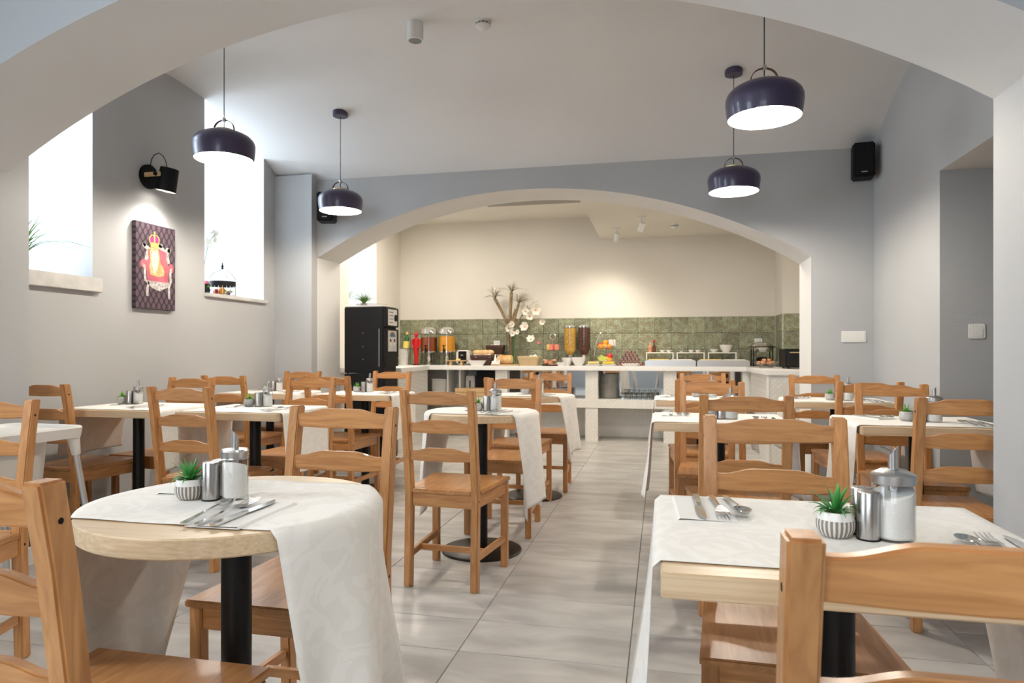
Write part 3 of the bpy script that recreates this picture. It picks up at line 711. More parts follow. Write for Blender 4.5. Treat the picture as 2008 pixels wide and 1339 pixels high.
def make_sugar(label, kind=0):
    t = thing('sugar_dispenser', label, 'dispenser', group='glass sugar dispensers with steel spouts')
    R, Hj = (.0335, .094) if kind == 0 else (.0272, .086)
    MB().lathe([(.001, 0), (R-.003, 0), (R, .004), (R, Hj-.004), (R-.002, Hj), (R-.006, Hj+.004), (R-.006, Hj+.012)], seg=40, cap=False).build('jar', 'glass', t)
    sg = MB(); n = 40; rr = R-.0022; rings = []
    for r_, z_ in ((.001, .004), (rr-.003, .004), (rr, .008)): rings.append([(r_*math.cos(2*PI*k/n), r_*math.sin(2*PI*k/n), z_) for k in range(n)])
    for r_ in (rr, rr-.002, rr*.5, .001): rings.append([(r_*math.cos(2*PI*k/n), r_*math.sin(2*PI*k/n), Hj*.84+.010*r_/rr*math.cos(2*PI*k/n-.5)) for k in range(n)])
    sg.loft(rings); sg.build('sugar', 'sugar', t)
    if kind == 0: lp = [(R-.002, Hj), (R+.001, Hj+.001), (R+.001, Hj+.015), (R-.001, Hj+.017), (.020, Hj+.0235), (.008, Hj+.0255), (.001, Hj+.0258)]
    else: lp = [(R-.002, Hj), (R+.001, Hj+.001), (R, Hj+.005), (R+.001, Hj+.009), (R, Hj+.013), (R+.001, Hj+.017), (R-.001, Hj+.021), (.012, Hj+.0225), (.001, Hj+.0225)]
    MB().lathe(lp, seg=40).build('lid', 'satin', t)
    sp = MB(); n = 24; r1, r2 = .0082, .0070; z0 = Hj-.012; z1 = Hj+.055
    def cut(a, r): return z1+.95*r*math.cos(a+.6)*1.1
    o0 = [(r1*math.cos(2*PI*k/n), r1*math.sin(2*PI*k/n), z0) for k in range(n)]; o1 = [(r1*math.cos(2*PI*k/n), r1*math.sin(2*PI*k/n), cut(2*PI*k/n, r1)) for k in range(n)]
    i1 = [(r2*math.cos(2*PI*k/n), r2*math.sin(2*PI*k/n), cut(2*PI*k/n, r1)) for k in range(n)]; i0 = [(r2*math.cos(2*PI*k/n), r2*math.sin(2*PI*k/n), z0) for k in range(n)]
    sp.loft([o0, o1, i1, i0], cap=False, close=True); sp.build('spout', 'satin', t)
    return t
def make_fork():
    b = MB(); b.strip([(0, 0, .002, .0040), (0, .004, .002, .0062), (0, .05, .003, .0050), (0, .105, .006, .0026), (0, .128, .008, .0030), (0, .138, .006, .0095), (0, .150, .003, .0122), (0, .158, .003, .0125)], .0016)
    for k in range(4):
        x = -.0108+.0072*k; b.strip([(x, .157, .003, .0018), (x, .180, .004, .0016), (x, .198, .008, .0009)], .0014)
    return b.mesh('fork', 'chrome')
def make_knife():
    b = MB(); b.strip([(0, 0, 0, .0045), (0, .004, 0, .0072), (0, .05, 0, .0068), (0, .092, 0, .0052), (0, .098, .001, .0050)], .0050)
    b.strip([(0, .097, .0015, .0050), (.001, .105, .002, .0078), (.001, .16, .002, .0082), (.0, .188, .002, .0070), (-.003, .205, .002, .0030), (-.006, .210, .002, .0004)], .0014)
    return b.mesh('knife', 'chrome')
def make_spoon():
    b = MB(); b.strip([(0, 0, .002, .0038), (0, .004, .002, .0060), (0, .05, .004, .0045), (0, .105, .008, .0024), (0, .128, .008, .0026)], .0018)
    n = 20; rings = []
    for r_, z_ in ((.001, .0006), (.4, .0012), (.75, .0042), (1.0, .0092), (1.02, .0100), (.94, .0092), (.7, .0052), (.35, .0024), (.001, .0018)):
        rings.append([(.0165*r_*math.cos(2*PI*k/n), .150+.0265*r_*math.sin(2*PI*k/n), z_) for k in range(n)])
    b.loft(rings); return b.mesh('spoon', 'chrome')
FORK, KNIFE, SPOON = make_fork(), make_knife(), make_spoon()
nb = MB(); nb.b2((-.055, 0, 0), (.055, .205, .0012)); nb.add([(-.055, 0, .0012), (-.055, .205, .0012), (.050, .203, .0042), (.050, .002, .0042), (.055, 0, .0012), (.055, .205, .0012)], [(0, 1, 2, 3), (3, 2, 5, 4)])
NAP = nb.mesh('napkin', 'napkin', smooth=False)
def setting(tx, ty, ang, side, d, items=None):
    R = Matrix.Rotation(ang, 3, 'Z')
    g = 'cutlery of the place settings'
    o = link('napkin', NAP, None, Vector((tx, ty, ZT-.0012))+R @ Vector((.022, 0, 0)), ang); tag(o, 'white folded paper napkin, %s setting, %s' % (side, d), 'napkin', 'paper napkins')
    for nm, me, dx, da in (('spoon', SPOON, -.034, .10), ('fork', FORK, -.006, .03), ('knife', KNIFE, .026, -.02)):
        p = R @ Vector((dx, -.004, 0)); o = link(nm, me, None, Vector((tx, ty, ZT+.0030))+p, ang+da)
        tag(o, 'steel %s of the %s setting on the %s' % (nm, side, d), nm, g)
pot_a = pot_b = shk = None; sug = {}
SPOT = {  # pot (x,y), sugar (x,y); near set; far set
 'A': ((-.990, 1.268), (-.896, 1.288), (-.812, 1.066, .02), (-1.045, 1.50, PI+.15)),
 'B': ((.293, 1.250), (.384, 1.250), (.530, 1.085, -.05), (.100, 1.510, PI+.04)),
 'C': ((-.962, 3.490), (-.866, 3.510), (-.86, 3.30, -.35), (-1.06, 3.70, PI+.5)),
 'D': ((-.985, 4.935), (-.885, 4.955), (-.84, 4.72, -.3), (-1.03, 5.13, PI+.3)),
 'E': ((-3.20, 3.49), (-3.105, 3.51), (-2.90, 3.21, -.5), (-3.20, 3.60, PI+.4)),
 'F': ((-2.33, 3.485), (-2.226, 3.510), (-2.06, 3.21, -.35), (-2.40, 3.60, PI+.3)),
 'G': ((-3.10, 4.88), (-3.005, 4.90), (-2.85, 4.68, -.3), (-3.2, 5.05, PI)),
 'H': ((-2.345, 4.935), (-2.240, 4.945), (-2.03, 4.70, -.2), (-2.40, 5.08, PI)),
 'I': ((.225, 3.325), (.322, 3.320), (.47, 3.18, -.1), (.08, 3.61, PI)),
 'J': ((.245, 4.900), (.350, 4.890), (.45, 4.58, 0), (.07, 5.02, PI)),
 'K': ((1.100, 3.400), (1.206, 3.380), (1.34, 3.20, -.1), (.955, 3.63, PI+.5)),
 'L': ((1.085, 4.765), (1.190, 4.745), (1.33, 4.60, 0), (.93, 5.03, PI)),
}
for i, (k, (pp, ss, ns, fs)) in enumerate(SPOT.items()):
    d = TBL[k][3]; ang = YAW
    rib = k in 'AB'
    lb = ('spiky succulent in a ribbed pot on the ' if rib else 'small green succulent in a grey pot on the ')+d
    if rib: o = make_pot(lb, True, True, seed=3+i)
    elif pot_b is None: o = pot_b = make_pot(lb, False, False, seed=9, green='leafy')
    else: o = dup(pot_b, (0, 0, 0), 0, lb)
    o.location = (*pp, ZT); o.rotation_euler = (0, 0, i*1.3)
    dx, dy = ss[0]-pp[0], ss[1]-pp[1]
    for q, (fx, off, nm) in enumerate(((.52, -.012, 'front'), (.50, .024, 'rear'))):
        lb = '%s steel shaker of the pair on the %s' % (nm, d)
        if shk is None: o = shk = make_shaker(lb)
        else: o = dup(shk, (0, 0, 0), 0, lb)
        o.location = (pp[0]+dx*fx+.002, pp[1]+dy*fx+off, ZT)
    kind = 0 if k in 'BIJKLCD' else 1
    lb = 'sugar dispenser with %s on the %s' % ('domed steel lid' if kind == 0 else 'ridged screw lid', d)
    if kind not in sug: o = sug[kind] = make_sugar(lb, kind)
    else: o = dup(sug[kind], (0, 0, 0), 0, lb)
    o.location = (*ss, ZT); o.rotation_euler = (0, 0, .4 if kind == 0 else 2.2)
    if k == 'A':
        o.rotation_euler = (0, 0, -1.9)
    setting(ns[0], ns[1], ns[2], 'near', d); setting(fs[0], fs[1], fs[2], 'far', d)

# ================================================================== PENDANT LAMPS
def make_pendant(label, rim, ceil, bulb):
    t = thing('pendant_lamp', label, 'lamp', group='navy pendant lamps')
    o = [(.163, 0), (.168, .03), (.1725, .07), (.172, .092), (.164, .113), (.145, .133), (.115, .149), (.085, .157), (.050, .161), (.012, .161)]
    sh = MB().lathe(o, seg=56, cap=False).build('shade', 'navy', t, ang=60)
    MB().lathe([(r-.0025, z-(.0025 if z > .02 else 0)) for r, z in o], seg=56, cap=False).build('shade_lining', 'shade_in', sh, ang=60)
    MB().lathe([(.1625, 0), (.163, -.0006), (.1605, -.0006), (.1605, .0)], seg=56, cap=False).build('rim', 'shade_in', sh)
    MB().lathe([(.001, .161), (.056, .161), (.057, .163), (.057, .172), (.055, .174), (.001, .174)], seg=32).build('cap', 'brass', t)
    st = MB(); rings = []
    for i in range(17):
        a = PI*i/16; x, z = -.063*math.cos(a), .166+.066*math.sin(a)**.8
        rings.append([(x*1.0, -.008, z), (x*1.0, .008, z), (x*.95, .008, z-.003*math.sin(a)), (x*.95, -.008, z-.003*math.sin(a))])
    st.loft(rings); st.build('strap_handle', 'leather', t, ang=60)
    MB().tube([(0, 0, .174), (0, 0, ceil-rim-.012)], .0024, 8).build('cord', 'blackmat', t)
    MB().lathe([(.001, 0), (.012, 0), (.010, .022), (.001, .022)], c=(0, 0, .222), seg=12).build('cord_grip', 'satin', t)
    MB().lathe([(.001, -.030), (.055, -.030), (.059, -.027), (.059, .012), (.001, .012)], c=(0, 0, ceil-rim), seg=32).build('canopy', 'navy', t)
    MB().sphere((0, 0, .045), .038, 12, 8).build('bulb', bulb, t)
    MB().lathe([(.001, .08), (.019, .08), (.019, .155), (.001, .155)], seg=16).build('socket', 'ceramic', t)
    return t
PEN = [(-2.485, 3.47, 2.19, 'navy pendant lamp at the upper left in front of the window niche'), (-2.475, 4.91, 2.185, 'small navy pendant lamp in front of the left speaker'),
       (.468, 3.29, 2.15, 'largest navy pendant lamp at the upper right'), (.487, 4.81, 2.162, 'navy pendant lamp hanging behind the largest one, on the right')]
def add_pendant(x, y, rim, lb, ceil, bulb='bulb'):
    t = make_pendant(lb, rim, ceil, bulb); t.location = (x, y, rim); t.rotation_euler = (0, 0, YAW*.6)
for x, y, rim, lb in PEN: add_pendant(x, y, rim, lb, vault(y))
for x, y, lb in ((-2.2, .45, 'navy pendant lamp behind the camera on the left'), (.5, .45, 'navy pendant lamp behind the camera on the right'), (-.85, -1.1, 'navy pendant lamp behind the camera near the rear wall')):
    add_pendant(x, y, 2.16, lb, 3.05, 'bulb_front')  # pendants added in the unseen front room to light the foreground

# ================================================================== WALL THINGS
# canvas picture
PY0, PY1, PZ0, PZ1 = 3.842, 4.216, 1.365, 1.950
pic = thing('canvas_picture', 'tall canvas print of a crowned cat seated on a pink throne', 'picture', (XL, (PY0+PY1)/2, (PZ0+PZ1)/2))
MB().box((.017, 0, 0), (.032, PY1-PY0, PZ1-PZ0)).build('canvas', 'scales', pic, bevel=.002)
def puv(x, y):
    u = (x-130)/510; v = (y-(97+108*u))/((1222+28*u)-(97+108*u)); return ((u-.5)*(PY1-PY0), (.5-v)*(PZ1-PZ0))
def flat(name, pts, m, lay):
    b = MB(); b.prism([puv(*p) for p in pts], 0, .033, .0332+lay*.0004); return b.build(name, m, pic, smooth=False)
def ribbon(name, pts, w, m, lay):
    L = []; Rr = []
    for i, p in enumerate(pts):
        a = Vector(pts[max(i-1, 0)]); c = Vector(pts[min(i+1, len(pts)-1)]); t = (c-a).normalized(); nrm = Vector((-t.y, t.x))*w
        L.append((p[0]+nrm.x, p[1]+nrm.y)); Rr.append((p[0]-nrm.x, p[1]-nrm.y))
    return flat(name, L+Rr[::-1], m, lay)
M['p_silver'] = noise_mat('print_silver', (.30, .27, .26), (.66, .62, .60), nscale=60, rough=.6); M['p_pink'] = noise_mat('print_pink', (.42, .085, .12), (.55, .13, .17), nscale=10, rough=.6)
M['p_cat'] = noise_mat('print_ginger', (.48, .30, .10), (.68, .50, .24), nscale=40, rough=.6); M['p_cream'] = noise_mat('print_cream', (.66, .58, .42), (.76, .70, .58), nscale=30, rough=.6)
M['p_gold'] = mat('print_gold', (.66, .42, .12), .6); M['p_mag'] = mat('print_magenta', (.34, .03, .19), .6)
def disc(name, cx_, cy_, rx, ry, m, lay): return flat(name, [(cx_+rx*math.cos(2*PI*k/18), cy_+ry*math.sin(2*PI*k/18)) for k in range(18)], m, lay)
flat('throne_frame', [(215, 395), (235, 380), (262, 410), (300, 440), (350, 400), (420, 385), (465, 425), (500, 470), (520, 440), (560, 450), (575, 490), (545, 520), (565, 640), (500, 660), (250, 620), (235, 590), (262, 470), (225, 440)], 'p_silver', 1)
disc('throne_scroll', 232, 408, 24, 26, 'p_silver', 1); disc('throne_scroll', 556, 478, 26, 28, 'p_silver', 1); disc('throne_scroll', 440, 420, 30, 26, 'p_silver', 1)
flat('throne_cushion', [(275, 465), (400, 450), (520, 505), (515, 600), (548, 690), (548, 893), (270, 868), (252, 640), (285, 580)], 'p_pink', 2)
disc('throne_arm', 228, 650, 48, 56, 'p_pink', 3); disc('throne_arm', 580, 710, 36, 62, 'p_pink', 3)
ribbon('throne_leg', [(212, 650), (238, 690), (240, 800), (245, 860), (285, 900), (272, 960), (268, 1065)], 14, 'p_silver', 4); ribbon('throne_leg', [(578, 705), (568, 780), (575, 870), (552, 950), (552, 1040), (558, 1100)], 14, 'p_silver', 4)
flat('throne_apron', [(268, 866), (550, 893), (540, 950), (480, 975), (430, 1003), (380, 985), (330, 960), (280, 915)], 'p_silver', 4)
flat('cat', [(305, 445), (405, 455), (425, 540), (436, 640), (470, 690), (488, 760), (482, 806), (400, 818), (308, 790), (292, 700), (305, 600), (300, 520)], 'p_cat', 5)
flat('cat_chest', [(335, 480), (392, 485), (418, 580), (405, 680), (372, 770), (345, 770), (322, 640), (318, 540)], 'p_cream', 6)
flat('crown_cap', [(300, 320), (325, 300), (358, 305), (392, 305), (415, 330), (412, 400), (303, 385)], 'p_mag', 6)
flat('crown_band', [(303, 375), (414, 388), (407, 450), (312, 440)], 'p_gold', 7); ribbon('crown_arch', [(300, 380), (292, 320), (325, 280), (352, 290)], 5, 'p_gold', 7); ribbon('crown_arch', [(414, 392), (418, 335), (395, 290), (365, 290)], 5, 'p_gold', 7)
ribbon('crown_cross', [(358, 236), (358, 380)], 8, 'p_gold', 8)
# wall spotlight
sc = thing('wall_spotlight', 'black wall spotlight with wooden arm above the cat picture', 'lamp', (XL, 3.985, 2.275))
MB().loft([[(x_, .082*math.cos(2*PI*k/32), .082*math.sin(2*PI*k/32)) for k in range(32)] for x_ in (.0, .026)]).build('wall_plate', 'blackmat', sc, bevel=.003)
MB().box((.085, -.055, .0), (.13, .012, .030)).build('arm', 'board', sc, bevel=.004)
hd = MB(); Rm = Matrix.Rotation(.20, 3, 'Y'); hp = Vector((.150, .015, -.02))
prof = [(.061, -.085), (.064, -.083), (.059, .070), (.055, .074), (.001, .074)]
hd.loft([[hp+Rm @ Vector((r*math.cos(2*PI*k/28), r*math.sin(2*PI*k/28), z)) for k in range(28)] for r, z in prof], cap=False); head = hd.build('shade', 'blackmat', sc)
ld = MB(); ld.loft([[hp+Rm @ Vector((r*math.cos(2*PI*k/28), r*math.sin(2*PI*k/28), z)) for k in range(28)] for r, z in ((.0605, -.084), (.055, .066), (.001, .068))], cap=False); ld.build('shade_lining', 'shade_in', head)
MB().sphere(hp+Vector((0, 0, -.035)), .028, 14, 8).build('bulb', 'bulb2', sc)
MB().tube([(.03, -.01, .06), (.040, -.012, .11), (.055, -.004, .145), (.085, .004, .160), (.115, .010, .14), (.135, .014, .10), (.145, .015, .052)], .003, 6).build('cable', 'blackmat', sc)
MB().loft([[(.118+.013*math.cos(2*PI*k/14), y_, .013*math.sin(2*PI*k/14)) for k in range(14)] for y_ in (-.072, -.045)]).build('joint_knob', 'blackmat', sc)
ls = bpy.data.lights.new('spot_light', 'SPOT'); ls.energy = 13; ls.color = (1, .95, .86); ls.spot_size = 2.5; ls.spot_blend = .7; ls.shadow_soft_size = .03
so = bpy.data.objects.new('spot_light', ls); COL.objects.link(so); so.location = (XL+.150, 4.0, 2.275-.105); so.rotation_euler = (0, -.15, 0)
# loudspeakers
def speaker(label, loc, rz, tilt=0):
    t = thing('loudspeaker', label, 'speaker', loc, rz, 'black wall loudspeakers')
    MB().b2((-.075, -.075, -.13), (.075, .075, .13)).build('cabinet', 'blackp', t, bevel=.012, seg=3)
    MB().b2((-.066, -.083, -.12), (.066, -.074, .12)).build('grille', 'blackmat', t, bevel=.006)
    MB().b2((-.02, -.0845, -.098), (.02, -.083, -.091)).build('badge', 'satin', t, smooth=False)
    MB().b2((-.02, .07, -.03), (.02, .125, .03)).build('wall_bracket', 'blackp', t, bevel=.004)
    MB().tube([(.02, .05, .128), (.02, .05, .155)], .010, 8).build('hook', 'blackp', t)
    return t
speaker('black loudspeaker high in the right corner by the doorway', (1.49, 5.53, 2.505), math.radians(-8))
speaker('black loudspeaker in the left corner behind a pendant lamp', (-2.92, 5.53, 2.36), math.radians(14))
# switches
def plate(label, loc, rz, n, m='plastic_w', cat='switch', name='light_switch'):
    t = thing(name, label, cat, loc, rz); w = .088*n
    MB().b2((-w/2, -.010, -.044), (w/2, 0, .044)).build('plate', m, t, bevel=.003)
    for k in range(n):
        cx_ = -w/2+.088*(k+.5); MB().b2((cx_-.031, -.0135, -.031), (cx_+.031, -.009, .031)).build('rocker' if cat == 'switch' else 'insert', m, t, bevel=.002)
    return t
plate('double white light switch on the far wall right of the arch', (1.455, YF0, 1.188), 0, 2)
plate('single white light switch on the passage wall at the right', (1.792, DY1, 1.19), 0, 1)
plate('white socket on the green tiles behind the fruit stand', (-.600, YB-.016, 1.182), 0, 1, cat='socket', name='wall_socket')
plate('white socket on the green tiles above the chafing dish', (1.150, YB-.016, 1.19), 0, 1, cat='socket', name='wall_socket')
plate('white socket on the green tiles above the dark bread basket', (-2.097, YB-.016, 1.175), 0, 1, cat='socket', name='wall_socket')
# ceiling cylinder + smoke detectors
t = thing('ceiling_downlight', 'white cylinder downlight on the vaulted ceiling', 'lamp', (-1.43, 3.80, vault(3.80)))
MB().lathe([(.040, -.112), (.048, -.112), (.050, -.108), (.048, -.100), (.047, .01), (.040, .01), (.040, -.06)], seg=32, cap=False).build('body', 'trim', t)
MB().lathe([(.001, -.07), (.041, -.07), (.041, -.06), (.001, -.06)], seg=24).build('reflector', 'zinc', t)
def detector(label, loc, s=1.):
    t = thing('smoke_detector', label, 'detector', loc, group='ceiling smoke detectors')
    MB().lathe([(r*s, z*s) for r, z in ((.001, .005), (.050, .005), (.050, -.012), (.047, -.016))], seg=32, cap=False).build('base', 'trim', t)
    MB().lathe([(r*s, z*s) for r, z in ((.041, -.014), (.041, -.030))], seg=32, cap=False).build('vent_band', 'orange_pl', t)
    MB().lathe([(r*s, z*s) for r, z in ((.046, -.026), (.045, -.032), (.030, -.046), (.012, -.054), (.001, -.055))], seg=32).build('dome', 'trim', t)
    for k in range(12):
        a = 2*PI*k/12; MB().box((.0455*s*math.cos(a), .0455*s*math.sin(a), -.020*s), (.006*s, .004*s, .014*s), Matrix.Rotation(a, 3, 'Z')).build('rib', 'trim', t, smooth=False)
    return t
detector('white round smoke detector on the vaulted ceiling', (-1.037, 3.895, vault(3.895)))
detector('smoke detector on the lowered ceiling over the buffet', (.15, 7.77, 2.50), .9)
def track_spot(label, loc, tilt, col):
    t = thing('ceiling_spot', label, 'lamp', loc, group='buffet ceiling spots')
    MB().lathe([(.001, 0), (.045, 0), (.045, -.018), (.001, -.018)], seg=24).build('mount', 'trim', t)
    MB().tube([(0, 0, -.018), (0, 0, -.06)], .008, 10).build('stem', 'trim', t)
    R = Matrix.Rotation(tilt, 3, 'X') @ Matrix.Rotation(tilt*.6, 3, 'Y'); h = MB(); c0 = Vector((0, 0, -.105))
    h.loft([[c0+R @ Vector((r*math.cos(2*PI*k/20), r*math.sin(2*PI*k/20), z)) for k in range(20)] for r, z in ((.026, -.05), (.031, -.05), (.031, .045), (.001, .047))], cap=False); h.build('head', col, t)
    e = MB(); e.loft([[c0+R @ Vector((r*math.cos(2*PI*k/20), r*math.sin(2*PI*k/20), z)) for k in range(20)] for r, z in ((.001, -.046), (.026, -.046))], cap=False); e.build('lens', 'ledspot', t)
    l = bpy.data.lights.new('spot_light', 'SPOT'); l.energy = 24; l.color = (1, .90, .74); l.spot_size = 1.9; l.spot_blend = .9; l.shadow_soft_size = .03
    o = bpy.data.objects.new('spot_light', l); COL.objects.link(o); p = Vector(loc)+c0+R @ Vector((0, 0, -.06)); o.location = p; o.rotation_euler = R.to_euler()
    return t
track_spot('white ceiling spot pointing at the wall over the buffet', (-.495, 7.85, 2.50), .35, 'trim')
track_spot('tilted ceiling spot with a dark mouth over the buffet', (-.197, 7.25, 2.50), .55, 'trim')
# ceiling air conditioner
t = thing('air_conditioner', 'grey ceiling air conditioner with louvre slats behind the far arch', 'air conditioner', (-1.36, 7.18, ZB))
MB().b2((-.53, -.22, -.10), (.52, .12, 0)).build('housing', 'orange_pl', t, bevel=.01)
for k in range(3): MB().box((0, .135+.03*k, -.085+.02*k), (1.0, .028, .006), Matrix.Rotation(.5, 3, 'X')).build('louvre', 'trim', t, smooth=False)
MB().b2((-.30, -.235, -.06), (.25, -.222, -.03)).build('light_slot', 'trim', t, smooth=False)
# flat ceiling lamps added out of view to brighten the buffet room
for x, y, lb in ((-2.6, 7.15, 'round ceiling lamp over the left end of the buffet'), (-1.1, 6.55, 'round ceiling lamp over the middle of the buffet room')):
    pw = 20 if x < -2 else 5
    t = thing('ceiling_lamp', lb, 'lamp', (x, y, ZB), group='round buffet ceiling lamps')
    MB().lathe([(.001, 0), (.17, 0), (.17, -.04), (.155, -.05), (.15, -.045)], seg=40, cap=False).build('rim', 'trim', t); MB().lathe([(.001, -.044), (.152, -.044)], seg=40, cap=False).build('diffuser', 'led', t)
    l = bpy.data.lights.new('lamp_light', 'AREA'); l.shape = 'DISK'; l.size = .28; l.energy = pw; l.color = (1, .90, .76)
    o = bpy.data.objects.new('lamp_light', l); COL.objects.link(o); o.location = (x, y, ZB-.055)
t = thing('ceiling_lamp', 'round ceiling lamp under the lowered ceiling near the arch', 'lamp', (.55, 6.7, 2.5), group='round buffet ceiling lamps')  # another added lamp, hidden by the arch, brightening the buffet room
MB().lathe([(.001, 0), (.12, 0), (.12, -.03), (.11, -.04), (.105, -.035)], seg=40, cap=False).build('rim', 'trim', t); MB().lathe([(.001, -.034), (.108, -.034)], seg=40, cap=False).build('diffuser', 'led', t)
l = bpy.data.lights.new('lamp_light', 'AREA'); l.shape = 'DISK'; l.size = .2; l.energy = 11; l.color = (1, .90, .76)
o = bpy.data.objects.new('lamp_light', l); COL.objects.link(o); o.location = (.55, 6.7, 2.455)

# ================================================================== WINDOW SILL THINGS
def blades(b, c, n, L, w, spread, seed, up=1., r0=.01, ys=1.):
    rnd = random.Random(seed)
    for k in range(n):
        a = rnd.uniform(0, 2*PI); l = L*rnd.uniform(.6, 1.1); sp = spread*rnd.uniform(.3, 1.1); d = Vector((math.cos(a), math.sin(a)*ys, 0)); s = Vector((-d.y, d.x, 0)); secs = []
        for i in range(8):
            t_ = i/7; p = Vector(c)+d*(r0+sp*l*t_*(.6+.5*t_))+Vector((0, 0, l*up*(t_-sp*.85*t_*t_))); ww = w*(1-t_**2)+.0004
            secs.append([p-s*ww, p+Vector((0, 0, -.0006)), p+s*ww, p+Vector((0, 0, .001))])
        b.loft(secs)
    return b
def potplant(name, label, loc, n, L, w, spread, seed, mt='grass', potr=.06, poth=.10, pm='ceramic', up=1.):
    t = thing(name, label, 'plant', loc)
    MB().lathe([(.001, 0), (potr*.75, 0), (potr, poth), (potr*.92, poth), (potr*.88, poth*.85), (.001, poth*.85)], seg=24).build('pot', pm, t)
    blades(MB(), (0, 0, poth*.85), n, L, w, spread, seed, up).build('foliage', mt, t); return t
potplant('potted_spider_plant', 'spider plant with long thin leaves arching out of the left window', (-3.60, 3.17, SILL), 34, .36, .0050, .95, 5, 'grass', .05, .09)
cg = thing('bird_cage', 'white wire bird cage with a dark band on the second window sill', 'bird cage', (-3.585, 4.985, SILL))
RC = .102; HC = .125
for k in range(20):
    a = 2*PI*k/20; pts = [(RC*math.cos(a), RC*math.sin(a), .012), (RC*math.cos(a), RC*math.sin(a), HC)]
    for q in range(1, 7):
        e = PI/2*q/6; pts.append((RC*math.cos(e)*math.cos(a)+.004*math.cos(a), RC*math.cos(e)*math.sin(a)+.004*math.sin(a), HC+.10*math.sin(e)))
    MB().tube(pts, .0022, 5).build('wire', 'zinc', cg)
MB().lathe([(RC+.003, .088), (RC+.003, .128), (RC-.001, .128), (RC-.001, .088)], seg=32, cap=False).build('band', 'blackp', cg)
MB().lathe([(.001, 0), (RC+.004, 0), (RC+.004, .012), (.001, .012)], seg=32).build('tray', 'satin', cg)
MB().lathe([(.001, .232), (.010, .232), (.008, .25), (.012, .258), (.005, .27), (.004, .285), (.001, .287)], seg=12).build('finial', 'blackp', cg)
MB().tube([(0, 0, .285), (-.02, 0, .30), (-.04, 0, .28), (-.055, 0, .25)], .0015, 5).build('hook_chain', 'blackp', cg)
for nm, lb, m_, x, y, r in (('apple', 'red apple inside the bird cage', 'redfruit', -.035, -.03, .028), ('pear', 'orange pear inside the bird cage', 'orange', .01, -.02, .026), ('plum', 'dark plum at the right in the bird cage', 'plum', .055, .0, .018)):
    o = MB().sphere((0, 0, r*.98), r, 14, 9, (1, 1, 1.0 if nm != 'pear' else 1.35)); o = o.build(nm, m_); o.location = (-3.585+x, 4.985+y, SILL+.012+(.0 if nm != 'pear' else .01)); tag(o, lb, 'fruit')
gr = thing('grape_bunch', 'bunch of green grapes inside the bird cage', 'fruit', (-3.565, 4.985, SILL+.012))
rg = random.Random(4)
for k in range(14): MB().sphere((rg.uniform(-.02, .03), rg.uniform(-.06, .06)*.6+.03, .012+rg.random()*.03), .0105, 10, 7).build('grape', 'grape', gr)
orc = thing('potted_orchid', 'white orchid at the near edge of the second window', 'plant', (-3.62, 4.79, SILL))
MB().lathe([(.001, 0), (.04, 0), (.05, .09), (.045, .09), (.001, .08)], seg=20).build('pot', 'blackp', orc)
MB().tube([(0, 0, .08), (.01, .0, .25), (.03, .02, .42), (.07, .05, .50)], .003, 6).build('stem', 'stemgreen', orc)
def blossom(b, c, r, seed, n=5, cup=.35):
    rnd = random.Random(seed)
    ax = Vector((rnd.uniform(-.5, .5), -1, rnd.uniform(-.3, .6))).normalized(); u = ax.cross(Vector((0, 0, 1))).normalized(); v = ax.cross(u)
    for k in range(n):
        a = 2*PI*k/n+rnd.uniform(-.2, .2); d = u*math.cos(a)+v*math.sin(a); s = ax.cross(d); secs = []
        for i in range(6):
            t_ = i/5; p = Vector(c)+d*r*t_+ax*r*cup*t_*t_; w = r*.48*math.sin(PI*min(t_*.82+.1, 1))+.001
            secs.append([p-s*w, p+ax*.001, p+s*w, p-ax*.0015])
        b.loft(secs)
for k, p in enumerate(((.03, .02, .43), (.055, .03, .48), (.07, .05, .50), (.045, .05, .39), (.08, .06, .45))):
    b = MB(); blossom(b, p, .035, k); b.build('blossom', 'petal', orc)
fl_ = thing('potted_geranium', 'small pink geranium beside the bird cage', 'plant', (-3.60, 4.79, SILL))
MB().lathe([(.001, 0), (.03, 0), (.038, .05), (.034, .05), (.001, .045)], seg=18).build('pot', 'blackp', fl_)
b = MB(); blades(b, (0, 0, .04), 18, .07, .012, .8, 8); b.build('foliage', 'leafy', fl_)
for k in range(5):
    b = MB(); blossom(b, (.012*math.cos(k*1.3), .018*math.sin(k*1.3), .095+.006*(k % 2)), .020, 20+k); b.build('blossom', 'pinkpetal', fl_)
potplant('potted_grass', 'thin leaved plant in the buffet room window behind the coffee machine', (-3.60, 7.25, S3), 26, .34, .006, .7, 12, 'grass', .06, .10)
# ================================================================== COFFEE MACHINE
cm = thing('coffee_machine', 'tall black coffee vending machine with drink picture on its front', 'coffee machine', (-2.745, 6.10, 0))
MB().b2((-.215, -.15, .04), (.20, .17, .86)).build('cabinet', 'blackp', cm, bevel=.006)
MB().b2((-.215, -.15, .87), (.185, .17, 1.50)).build('body', 'blackp', cm, bevel=.008)
MB().b2((-.21, -.145, 1.50), (.19, .165, 1.512)).build('lid', 'plastic_w', cm, bevel=.004)
dr = MB().b2((.187, -.145, .93), (.213, .165, 1.29)).build('door', 'blackp', cm, bevel=.005)
up = MB().b2((.187, -.145, 1.31), (.213, .165, 1.495)).build('upper_panel', 'blackp', cm, bevel=.005)
MB().b2((.213, -.10, 1.325), (.2145, .12, 1.48)).build('control_plate', 'plastic_w', up, smooth=False)
for k in range(4): MB().b2((.2145, -.07, 1.35+.033*k), (.2152, .02, 1.356+.033*k)).build('print_line', 'blackmat', up, smooth=False)
